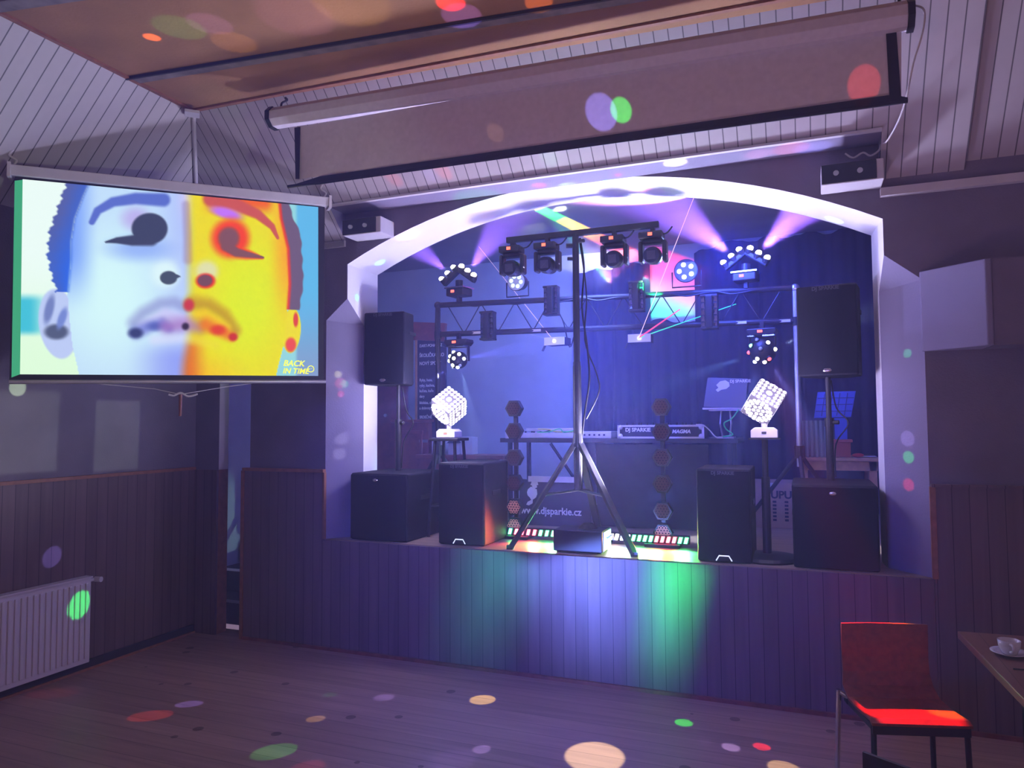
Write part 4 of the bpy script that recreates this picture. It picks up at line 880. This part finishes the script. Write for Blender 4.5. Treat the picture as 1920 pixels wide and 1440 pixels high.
# ================================================================ BACK OF STAGE
def curtain(xs, label):
    b_ = B(); v_ = []; n_ = len(xs)
    for (x, zt_, zb_) in xs: 
        y_ = 7.86+.03*math.sin(x*28)+.015*math.sin(x*61); v_ += [Vector((x, y_, zb_)), Vector((x, y_, zt_))]
    b_.add(v_, [(2*i, 2*i+2, 2*i+3, 2*i+1) for i in range(n_-1)]); o_ = obj('curtain', b_, M['curtain'], smooth=True)
    md = o_.modifiers.new('thick', 'SOLIDIFY'); md.thickness = .008; return tag(o_, label, 'curtain')
def prof(pts, x0, x1, zb_, n_=90):
    out = []
    for i in range(n_+1):
        x = x0+(x1-x0)*i/n_; out.append((x, xat([(p[1], p[0]) for p in pts], x)+.02*math.sin(x*17), zb_))
    return out
YC = 7.86
cpts = [at(x, y, YC) for x, y in ((1074, 512), (1120, 508), (1160, 498), (1214, 490))]; top1 = [(q.x, q.z) for q in cpts]
g0, g1 = at(1218, 600, YC), at(1304, 605, YC)
curtain(prof(top1, top1[0][0], g0.x, ZS+.02, 50), 'black curtain with sagging top edge behind the tripod, left of the coloured gap')
curtain(prof([(g0.x, g0.z), (g1.x, g1.z)], g0.x, g1.x, ZS+.02, 30), 'low black curtain panel under the red and green lit gap')
tr = [(g1.x, at(1304, 478, YC).z), (at(1345, 462, YC).x, 3.66), (2.5, 3.70)]
curtain(prof(tr, g1.x, 2.5, ZS+.02, 120), 'tall black curtain filling the right side of the stage back wall')
for (px, py), col, e, an in (((1050, 392), (1, 1, 1), 1400, 5), ((1120, 500), (.9, .85, 1), 700, 13), ((1065, 475), (.8, .85, 1), 260, 9), ((1000, 430), (.8, .8, 1), 160, 8)):
    dz = ray(px, py); tw_ = at(px, py, YB); tgt = tw_ if tw_.z < 3.72 else E0+dz*((3.72-EYE)/dz.z)
    lamp('SPOT', 'moving_head_beam', (-1.35, 5.42, 2.9), col, e, tgt, an, .5, .02)
def surf(px, py):
    tw_ = at(px, py, YB); return tw_ if tw_.z < 3.72 else E0+ray(px, py)*((3.72-EYE)/ray(px, py).z)
o = lamp('SPOT', 'moving_head_beam', (-1.35, 5.42, 2.85), (1, 1, 1), 3600, surf(1095, 440), 60, .05, .008)
gobo(o, surf(1000, 385), surf(1196, 492), .085, ((0, (1, .25, .05)), (.08, (1, .1, .05)), (.14, (.02, 1, .05)), (.40, (.02, 1, .08)), (.46, (1, .8, .05)), (.62, (1, .5, .03)), (.80, (1, .12, .04)), (1, (1, .1, .12))), .35)
o = lamp('SPOT', 'moving_head_beam', (-1.1, 5.5, 2.9), (1, 1, 1), 650, surf(1255, 540), 26, .1, .008)
gobo(o, surf(1282, 478), surf(1228, 608), .42, ((0, (1, .02, .06)), (.35, (1, .06, .08)), (.55, (1, .45, .25)), (.66, (.35, .8, .5)), (.78, (.02, 1, .25)), (1, (.02, .9, .4))), .3)
# door, dark cabinet, board, props at the left
t = thing('door_leaf', 'narrow red-brown wooden door just inside the left jamb', 'door', at(722, 800, 7.9)*1)
t.location = (at(720, 800, 7.9).x, 7.9, ZS); xw = .42
obj('leaf', B().box((0, 0, 1.0), (xw*1.6, .05, 2.0)), M['brown'], t, .004); obj('handle', B().cyl((.05, -.03, 1.02), (.05, -.06, 1.02), .02), M['alu'], t); obj('frame', B().box((-.36, 0, 1.02), (.06, .08, 2.06)), M['brown'], t)
q0, q1 = at(738, 792, 7.0), at(800, 885, 7.0)
t = thing('cabinet', 'dark carved wooden cabinet behind the left speaker pole', 'cabinet', ((q0.x+q1.x)/2, 7.25, ZS)); wd, hh = q1.x-q0.x+.02, q0.z-ZS
obj('body', B().box((0, 0, hh/2), (wd, .45, hh)), M['brown'], t, .006); fr = B()
for x in (-wd*.3, wd*.3): fr.box((x, -.235, hh*.5), (.03, .02, hh*.8))
for z in (.12, .88): fr.box((0, -.235, hh*z), (wd*.7, .02, .04))
obj('carved_frame', fr, M['brown'], t, .004); obj('cornice', B().box((0, -.01, hh+.015), (wd+.05, .5, .03)), M['brown'], t, .006); obj('plaque', B().box((wd*.36, -.232, hh*.78), (.1, .006, .03)), M['alu'], t)
q0, q1 = at(782, 628, 7.1), at(835, 820, 7.1)
t = thing('menu_board', 'tall dark chalk board with white lettering left of the truss pole', 'board', ((q0.x+q1.x)/2, 7.12, ZS)); wd = q1.x-q0.x
mbk = mat('board_black', (.03, .03, .04), .7, noise=.2)
obj('panel', B().box((0, 0, q0.z-ZS-.5), (wd, .03, 1.0)), mbk, t); obj('frame', B().box((-wd/2-.012, 0, q0.z-ZS-.5), (.025, .04, 1.02)), M['wood'], t)
obj('foot_panel', B().box((0, .0, (q0.z-ZS-1.0)/2), (wd*.9, .03, q0.z-ZS-1.0)), mbk, t)
hdr = obj('header', B().box((-.04, -.01, q0.z-ZS+.03), (wd+.08, .05, .2), Euler((0, .09, 0)).to_matrix()), M['brown'], t)
for s_, z, sz in (('DART-POHAR.CZ', .14, .045), ('ŠKOLIČKA PRO', .25, .055), ('NOVÝ SPORT', .34, .055), ('Ryby, husa,', .52, .045), ('ryby, kachna,', .58, .045), ('kuřata, kuře', .64, .045), ('dary', .70, .045), ('klobása, sýr', .77, .045), ('a dobroty', .83, .045), ('SRDEČNĚ', .93, .045)):
    text('lettering', s_, sz, M['wtext'], t, (-wd/2+.03, -.02, q0.z-ZS-z), align='LEFT', bold=.0006, sx=.8)
q0 = at(850, 852, 6.9)
t = thing('bench', 'red-brown wooden bench behind the tall left subwoofer', 'bench', (q0.x+.12, 6.95, ZS)); zz = q0.z-ZS
obj('top', B().box((0, 0, zz-.02), (1.0, .36, .04)), M['brown'], t, .006); obj('apron', B().box((0, -.15, zz-.1), (.9, .02, .12)), M['brown'], t)
for sx in (-1, 1):
    for sy in (-1, 1): obj('leg', B().box((sx*.4, sy*.13, (zz-.04)/2), (.07, .05, zz-.04)), M['wood'], t, .004)
for i, (px, w_, h_, lb) in enumerate(((826, .16, .17, 'white carton on the bench beside the dark cabinet'), (878, .14, .18, 'white carton on the right part of the bench behind the lantern'))):
    q_ = at(px, 850, 6.98); t = thing('carton', lb, 'box', (q_.x, 7.0, ZS+zz)); obj('body', B().box((0, 0, h_/2), (w_, .14, h_)), M['white'], t, .003); obj('flap', B().box((0, -.03, h_+.002), (w_, .07, .004)), M['white'], t)
q_ = at(853, 850, 6.9); t = thing('lantern', 'small white house-shaped lantern with dark roof on the bench', 'lantern', (q_.x, 6.88, ZS+zz))
obj('body', B().box((0, 0, .06), (.09, .09, .12)), M['white'], t, .003); rf = B().add([(-.06, -.06, .12), (.06, -.06, .12), (.06, .06, .12), (-.06, .06, .12), (0, 0, .18)], [(0, 1, 2, 3), (0, 1, 4), (1, 2, 4), (2, 3, 4), (3, 0, 4)]); obj('roof', rf, M['ink'], t); obj('ring', B().tube([(-.012, 0, .18), (-.012, 0, .2), (.012, 0, .2), (.012, 0, .18)], .003), M['ink'], t)
# right table and things on it
YTb = 6.75; q0 = at(1493, 858, YTb); zt_ = q0.z; x0, x1 = q0.x, at(1652, 858, YTb).x
t = thing('wooden_table', 'light wooden table in front of the right stage curtain', 'table', ((x0+x1)/2, YTb+.3, ZS)); hw = (x1-x0)/2
HT = zt_-ZS
obj('tabletop', B().box((0, 0, HT-.013), (hw*2, .6, .026)), M['wood'], t, .004); obj('apron', B().box((0, -.27, HT-.066), (hw*1.84, .02, .08)), M['wood'], t)
for sx in (-1, 1):
    for sy in (-1, 1): obj('leg', B().box((sx*(hw-.06), sy*.25, (HT-.026)/2), (.06, .06, HT-.026)), M['wood'], t, .003)
YG = YTb+.22
q_ = at(1578, 846, YG); t = thing('terracotta_box', 'square terracotta pot on the wooden table holding the blue panel', 'pot', (q_.x, YG, zt_)); obj('body', B().prism([(-.07, -.07, 0), (.07, -.07, 0), (.07, .07, 0), (-.07, .07, 0)], (0, 0, .13)), mat('terracotta', (.5, .12, .08), .7), t, .006); obj('rim', B().box((0, 0, .14), (.17, .17, .025)), bpy.data.materials['terracotta'], t, .004)
YPn = YG+.01; mbl = mat('blue_plastic', (.08, .16, .75), .4)
t = thing('blue_panel', 'blue gridded panel on a broad stem standing in the terracotta pot', 'panel', (q_.x, YPn, zt_+.153))
cs_ = [at(x, y, YPn) for x, y in ((1533, 735), (1605, 733), (1596, 782), (1526, 784))]; obj('panel', B().prism(cs_, (0, .03, 0)), mbl, t, .004, world=True)
gb = B()
for i in range(1, 5): gb.box((cs_[0].lerp(cs_[1], i/5)+cs_[3].lerp(cs_[2], i/5))/2+Vector((0, -.003, 0)), (.006, .006, .2), Euler((0, .16, 0)).to_matrix())
for i in range(1, 4): gb.box((cs_[0].lerp(cs_[3], i/4)+cs_[1].lerp(cs_[2], i/4))/2+Vector((0, -.003, 0)), (.29, .006, .006))
obj('grid_lines', gb, mat('navy', (.02, .04, .25), .5), t, world=True)
st0, st1 = at(1575, 784, YPn), at(1575, 813, YPn); obj('stem', B().box((q_.x, YPn+.015, (st0.z+zt_+.153)/2), (.1, .025, st0.z-zt_-.153)), mbl, t, world=True)
q_ = at(1523, 846, YG-.1); t = thing('pleated_pack', 'grey-green pleated pack standing on the left of the wooden table', 'pack', (q_.x, YG-.1, zt_)); hh = at(1523, 788, YG-.1).z-zt_
bd_ = B(); mg = mat('grey_green', (.22, .27, .25), .8)
for i in range(7): bd_.box((-.11+i*.037, 0, hh/2), (.024, .08, hh))
obj('pleats', bd_, mg, t, .006); obj('backing', B().box((0, .02, hh/2), (.26, .05, hh*.98)), mg, t)
q_ = at(1616, 850, YG-.1); t = thing('hand_tool', 'small red and white tool lying on the right of the wooden table', 'tool', (q_.x, YG-.1, zt_), .1); obj('grip', B().ball((-.03, 0, .02), .02, (2.4, 1, .9)), mat('red_plastic', (.6, .05, .04), .4), t); obj('blade', B().box((.06, 0, .012), (.1, .02, .006)), M['white'], t)
# cardboard carton on the floor
q0, q1 = atz(1408, 988, ZS), at(1480, 905, atz(1408, 988, ZS).y); YCb = q0.y
t = thing('cardboard_box', 'cardboard carton with dark printing on the floor behind the right cube stand', 'box', ((q0.x+q1.x)/2, YCb+.2, ZS)); hh = at(1445, 905, YCb).z-ZS; wd = q1.x-q0.x+.05
obj('body', B().box((0, 0, hh/2), (wd, .4, hh)), M['card'], t, .004); obj('tape', B().box((0, -.202, hh*.93), (.06, .003, hh*.14)), M['wtext'], t)
text('lettering', 'UPUP', .09, M['ink'], t, (wd*.02, -.203, hh*.66), align='LEFT', bold=.003)
for i in range(6):
    for u_ in (.1, .36): obj('print_mark', B().box((wd*u_, -.202, hh*(.58-.08*i)), (.03, .002, .018)), M['ink'], t)

# ================================================================ CHAIRS, TABLE, CUP
S0 = [Vector((.249, 3.711, 0)), Vector((.665, 3.832, 0)), Vector((.567, 4.19, 0)), Vector((.139, 4.051, 0))]
ctr = sum(S0, Vector())/4; ang = math.atan2(.121, .416)
def chair(loc, rz, label, wood, wd=.43):
    t = thing('chair', label, 'chair', loc, rz); zs_ = .45; prof_ = []
    # one bent plywood shell: seat, curve, backrest
    prof_ = [(-.20, zs_-.012), (-.17, zs_+.0), (0, zs_-.012), (.10, zs_-.006), (.165, zs_+.03), (.198, zs_+.09), (.205, zs_+.16), (.202, zs_+.25), (.20, zs_+.325)]
    v_ = []
    for side in (0, 1):
        for y_, z_ in prof_:
            for i in range(7):
                u_ = -1+i/3; bow = .016*(u_*u_)*(1 if z_ > zs_+.05 else 0); v_.append(Vector((u_*wd/2*(1 if z_ < zs_+.05 else .96), y_-bow+(.012 if side and z_ > zs_+.02 else 0), z_-(.012 if side and z_ <= zs_+.02 else 0))))
    n1 = len(prof_)*7; f_ = []
    for sd in (0, 1):
        for j_ in range(len(prof_)-1):
            for i in range(6): a_ = sd*n1+j_*7+i; f_.append((a_, a_+1, a_+8, a_+7))
    for j_ in range(len(prof_)-1):
        for i in (0, 6): a_ = j_*7+i; f_.append((a_, a_+7, a_+7+n1, a_+n1))
    for j_ in (0, len(prof_)-1):
        for i in range(6): a_ = j_*7+i; f_.append((a_, a_+1, a_+1+n1, a_+n1))
    obj('seat_shell', B().add(v_, f_), wood, t, smooth=False)
    fr = B(); fr.box((0, -.18, zs_-.045), (wd-.01, .03, .04)); fr.box((-wd/2+.02, 0, zs_-.04), (.025, .36, .03)); fr.box((wd/2-.02, 0, zs_-.04), (.025, .36, .03)); fr.box((0, .14, zs_-.04), (wd-.01, .025, .03)); obj('seat_frame', fr, M['black'], t, .003)
    for x, y_, m_ in ((-wd/2+.015, -.175, M['metal']), (wd/2-.015, -.175, M['metal']), (wd/2-.015, .16, M['metal'])):
        obj('leg', B().cyl((x, y_, zs_-.03), (x*1.03, y_*1.06, 0), .0125), m_, t)
    L_ = B(); L_.cyl((-wd/2-.025, .15, zs_+.01), (-wd/2-.04, .17, 0), .0125); L_.cyl((-wd/2-.025, .15, zs_), (-wd/2+.03, .13, zs_-.03), .011); obj('leg', L_, M['chrome'], t, label='chrome rear leg')
    return t
wood_r = mat('chair_plywood', (.24, .055, .03), .35, noise=.25, nscale=30)
chair((ctr.x, ctr.y, 0), ang, 'red-brown bent plywood chair left of the table, red light across its seat', wood_r)
# dark chair nearest the camera: only the corner of its back shows
q_ = atz(1617, 1411, .775); dq = (atz(1712, 1441, .775)-q_).normalized(); rq = math.atan2(-dq.y, -dq.x); q_ = q_-Matrix.Rotation(rq, 3, 'Z') @ Vector((.2, .2, 0))
chair((q_.x, q_.y, 0), rq, 'dark chair in the foreground, only the corner of its backrest in view', mat('dark_plywood', (.03, .02, .02), .4), .42)
t = thing('dining_table', 'brown wooden table with the cup at the right edge of the picture', 'table', (1.05, 3.55, 0))
tw = boards('table_planks', (.20, .10, .065), .11, 0, .03, .35, .5, .3, 1)
ta, tb = atz(1795, 1183, .75), atz(1925, 1316, .75); dr = (tb-ta).normalized(); sd = Vector((-dr.y, dr.x, 0)); sd = sd if sd.x > 0 else -sd
top = [ta, ta+dr*1.15, ta+dr*1.15+sd*.8, ta+sd*.8]
obj('tabletop', B().prism(top, (0, 0, -.035)), tw, t, .004, world=True)
for i in range(4):
    p_ = top[i]+(sum(top, Vector())/4-top[i])*.52; obj('leg', B().box((p_.x, p_.y, .357), (.055, .055, .714)), M['metal'], t, .003, world=True)
cc = atz(1893, 1226, .758)
t = thing('saucer', 'white saucer under the cup on the brown table', 'saucer', (cc.x, cc.y, .75)); obj('dish', B().lathe([(0, .002), (.03, .002), (.06, .012), (.074, .018), (.074, .021), (.055, .016), (.03, .007), (0, .007)]), M['ceram'], t, smooth=True)
t = thing('cup', 'white coffee cup standing on the saucer', 'cup', (cc.x, cc.y, .757)); obj('bowl', B().lathe([(0, .001), (.025, .001), (.03, .006), (.042, .035), (.045, .062), (.042, .062), (.038, .034), (.024, .009), (0, .008)]), M['ceram'], t, smooth=True)
obj('handle', B().tube([(-.005, -.043, .052), (.0, -.065, .05), (.0, -.068, .03), (-.003, -.038, .018)], .006, 8, 5), M['ceram'], t)
tag(obj('spoon', B().tube([atz(1900, 1254, .754), atz(1925, 1256, .754)], .003), M['ink']), 'dark spoon lying on the brown table below the saucer', 'spoon')

# ================================================================ COLOURED DISCO LIGHT PATCHES (narrow beams from the stage fixtures)
def patch(tgt, r_, col, e, src=None, blend=.25):
    tgt = Vector(tgt); src = Vector(src or (-1.4, 5.15, 2.5)); d_ = (tgt-src).length
    lamp('SPOT', 'disco_beam', src, col, e*d_*d_, tgt, math.degrees(2*math.atan(r_/d_)), blend, .006)
K = 9
for px, py, r_, col, e in ((100, 1300, .10, (1, .06, .04), .8), (283, 1342, .09, (1, .06, .04), 3), (355, 1320, .06, (.25, .2, 1), 7), (618, 1303, .04, (.1, .8, .2), 1.5), (720, 1308, .06, (.3, .25, 1), 5), (592, 1348, .05, (1, .75, .35), 3.5),
    (515, 1409, .10, (.1, .85, .15), 3.5), (905, 1312, .085, (1, .85, .3), 10), (903, 1405, .05, (.35, .3, 1), 7), (850, 1425, .12, (.25, .2, 1), 1.6), (1115, 1418, .17, (1, .85, .55), 11), (1282, 1355, .055, (.02, 1, .05), 12), (1370, 1401, .05, (.4, .35, 1), 9), (1428, 1400, .045, (1, .02, .03), 14), (1320, 1388, .05, (.25, .2, .8), 1.2), (1470, 1440, .08, (1, .85, .5), 8), (575, 1440, .08, (1, .08, .08), 1.5)):
    patch(atz(px, py, 0), r_, col, e*K)
for px, py, r_, col, e in ((285, 70, .045, (1, .25, .05), 10), (337, 52, .14, (.1, .9, .2), 1.2), (393, 45, .12, (.3, .2, 1), 2.2), (440, 80, .13, (1, .6, .15), .9), (555, 30, .22, (.4, .2, 1), 1.0), (660, 10, .22, (1, .8, .4), .8), (845, 5, .085, (1, .02, .02), 9), (865, 28, .12, (.25, .15, 1), 4), (1010, 5, .08, (1, .3, .1), 3)):
    patch(zpt(px, py), r_, col, e*K*1.6, (-2.0, 4.5, .6))
lamp('SPOT', 'disco_beam', (-2.9, 3.4, .9), (.02, 1, .05), 16, zpt(405, 180)+Vector((0, .0, -.05)), 9, .6, .01)
for px, py, r_, col, e in ((100, 1043, .07, (.25, .22, 1), 6), (130, 1145, .09, (.03, 1, .15), 6)): patch(atx(px, py, XL+.03), r_, col, e*K, (-.9, 5.15, 2.9))
for px, py, r_, col, e in ((1128, 212, .09, (.3, .25, 1), 5), (1165, 208, .06, (.05, 1, .1), 6), (1620, 160, .08, (1, .06, .05), 2.5), (930, 250, .05, (1, .5, .3), .6)): patch(at(px, py, YU-.01), r_, col, e*K, (.2, 1.2, 1.0))
for px, py, r_, col, e in ((1700, 857, .04, (.02, 1, .1), 5), (1697, 908, .04, (1, .02, .05), 5), (1708, 662, .03, (.02, 1, .3), 4), (1697, 822, .05, (.5, .4, 1), 3)): patch(at(px, py, Y0+.1), r_, col, e*K, (-2.4, 3.6, 1.9))
for px, py, r_, col, e in ((632, 702, .03, (1, 1, .4), 5), (645, 718, .045, (1, .15, .2), 4), (668, 718, .03, (0, 1, .4), 5), (648, 738, .025, (1, .02, .1), 5), (655, 820, .05, (.8, .75, 1), 2), (640, 850, .05, (.8, .75, 1), 2), (700, 562, .03, (.05, 1, .2), 5)): patch(at(px, py, Y0+.08), r_, col, e*K, (-.3, 4.2, 2.2))
for px, py, r_, col, e in ((735, 330, .05, (1, .1, .08), 3), (838, 335, .05, (1, .15, .1), 4), (815, 345, .05, (.4, .35, 1), 3), (1030, 300, .06, (.4, 1, .7), 2)): patch(at(px, py, 4.6), r_, col, e*K, (-1.0, 4.6, 1.0))
for px, py, z, r_, col, e in ((900, 372, 3.48, .2, (.05, 1, .3), 2), (1010, 345, 3.5, .06, (1, .1, .1), 6), (1065, 345, 3.5, .07, (.6, 1, .5), 6), (1145, 340, 3.5, .05, (.02, 1, .15), 9), (1160, 325, 3.5, .03, (1, .02, .1), 8), (1290, 332, 3.46, .07, (1, .9, .4), 12), (1265, 308, 3.48, .08, (1, .95, .5), 10), (1480, 282, 3.48, .1, (1, .15, .2), 4), (1520, 280, 3.48, .1, (.3, .3, 1), 4), (1420, 292, 3.48, .08, (1, .3, .6), 3), (1200, 350, 3.5, .09, (1, .2, .2), 2), (1580, 395, 3.2, .06, (.3, .8, 1), 8), (1370, 355, 3.4, .1, (1, .4, .6), 2), (780, 460, 3.2, .1, (1, .5, .7), 2), (720, 500, 3.1, .05, (.3, 1, .5), 3), (1640, 600, 2.5, .05, (.6, 1, .7), 8)):
    tgt = atz(px, py, z); tgt.y = min(max(tgt.y, 4.75), 5.3); tgt = at(px, py, tgt.y); patch(tgt, r_, col, e*K*1.6, (-1.45, 5.1, 1.3))
# red bar of light across the chair seat, blue glint down its rear leg
lamp('SPOT', 'seat_beam', (-.36, 5.3, 2.7), (1, .015, .02), 2600, (.40, 3.92, .5), 9, .3, .01); lamp('SPOT', 'seat_beam', (-.36, 5.3, 2.7), (1, .6, .02), 1100, (.58, 3.93, .45), 3.4, .6, .01)
patch(atz(1567, 1410, .1), .045, (.2, .2, 1), 40, (-2.2, 5.0, 2.2))
patch(atx(33, 727, XL), .045, (.7, 1, .6), 8*K, (1.6, 1.6, 1.15))
# added unseen spots for the riser's haze glow, then washes on the chamfers
for c_, e_, xy0, xy1, hw_ in (((.14, .22, 1), 3600, (1085, 1022), (1165, 1330), .62), ((.03, .9, .22), 2200, (1275, 1040), (1225, 1330), .26), ((.04, .55, .55), 1300, (950, 1020), (850, 1300), .42)):
    o = lamp('SPOT', 'added_riser_glow', (-1.5, 1.5, .25), (1, 1, 1), e_, (-1.6, Y0, .5), 70, .3, .05); k_ = lambda q: tuple(v*q for v in c_)
    gobo(o, at(*xy0, Y0), at(*xy1, Y0), hw_, ((0, k_(.9)), (.15, k_(1)), (.45, k_(.5)), (.75, k_(.16)), (1, k_(0))), 1.0)

lamp('SPOT', 'jamb_wash', (-.9, 4.3, 1.2), (.45, .35, 1), 42, (-3.5, 5.0, 1.9), 44, .7, .1); lamp('SPOT', 'jamb_wash', (-2.2, 4.2, 1.4), (.42, .3, 1), 26, (.75, 4.9, 2.0), 42, .6, .1)
lamp('SPOT', 'arch_wash', (-1.4, 4.6, 1.1), (.75, .58, 1), 42, (-1.4, 4.85, 3.5), 110, .6, .1)

# ================================================================ HAZE
def haze(name, lo, hi, dens, an, hc):
    lo, hi = Vector(lo), Vector(hi); o_ = obj(name, B().box((lo+hi)/2, hi-lo), M['plaster']); mh = bpy.data.materials.new('haze'); mh.use_nodes = True; nt = mh.node_tree; nt.nodes.clear()
    v_ = nt.nodes.new('ShaderNodeVolumeScatter'); v_.inputs['Color'].default_value = (*hc, 1); v_.inputs['Density'].default_value = dens; v_.inputs['Anisotropy'].default_value = an  # blue of the stage light is put into the scatter colour
    ou = nt.nodes.new('ShaderNodeOutputMaterial'); nt.links.new(v_.outputs[0], ou.inputs['Volume']); o_.data.materials.clear(); o_.data.materials.append(mh)
    o_['kind'] = 'stuff'; o_['category'] = 'haze'; return o_
haze('haze', (-5.19, 5.385, ZS+.003), (2.54, 7.84, 3.71), .105, .2, (.30, .34, 1))['label'] = 'stage haze with blue light put into its colour, filling the space behind the arch'
haze('haze', (-4.9, -1.0, .005), (3.5, 4.905, 4.02), .013, .3, (.45, .45, 1))['label'] = 'thin blue-tinted haze drifting over the dance floor in front of the stage'
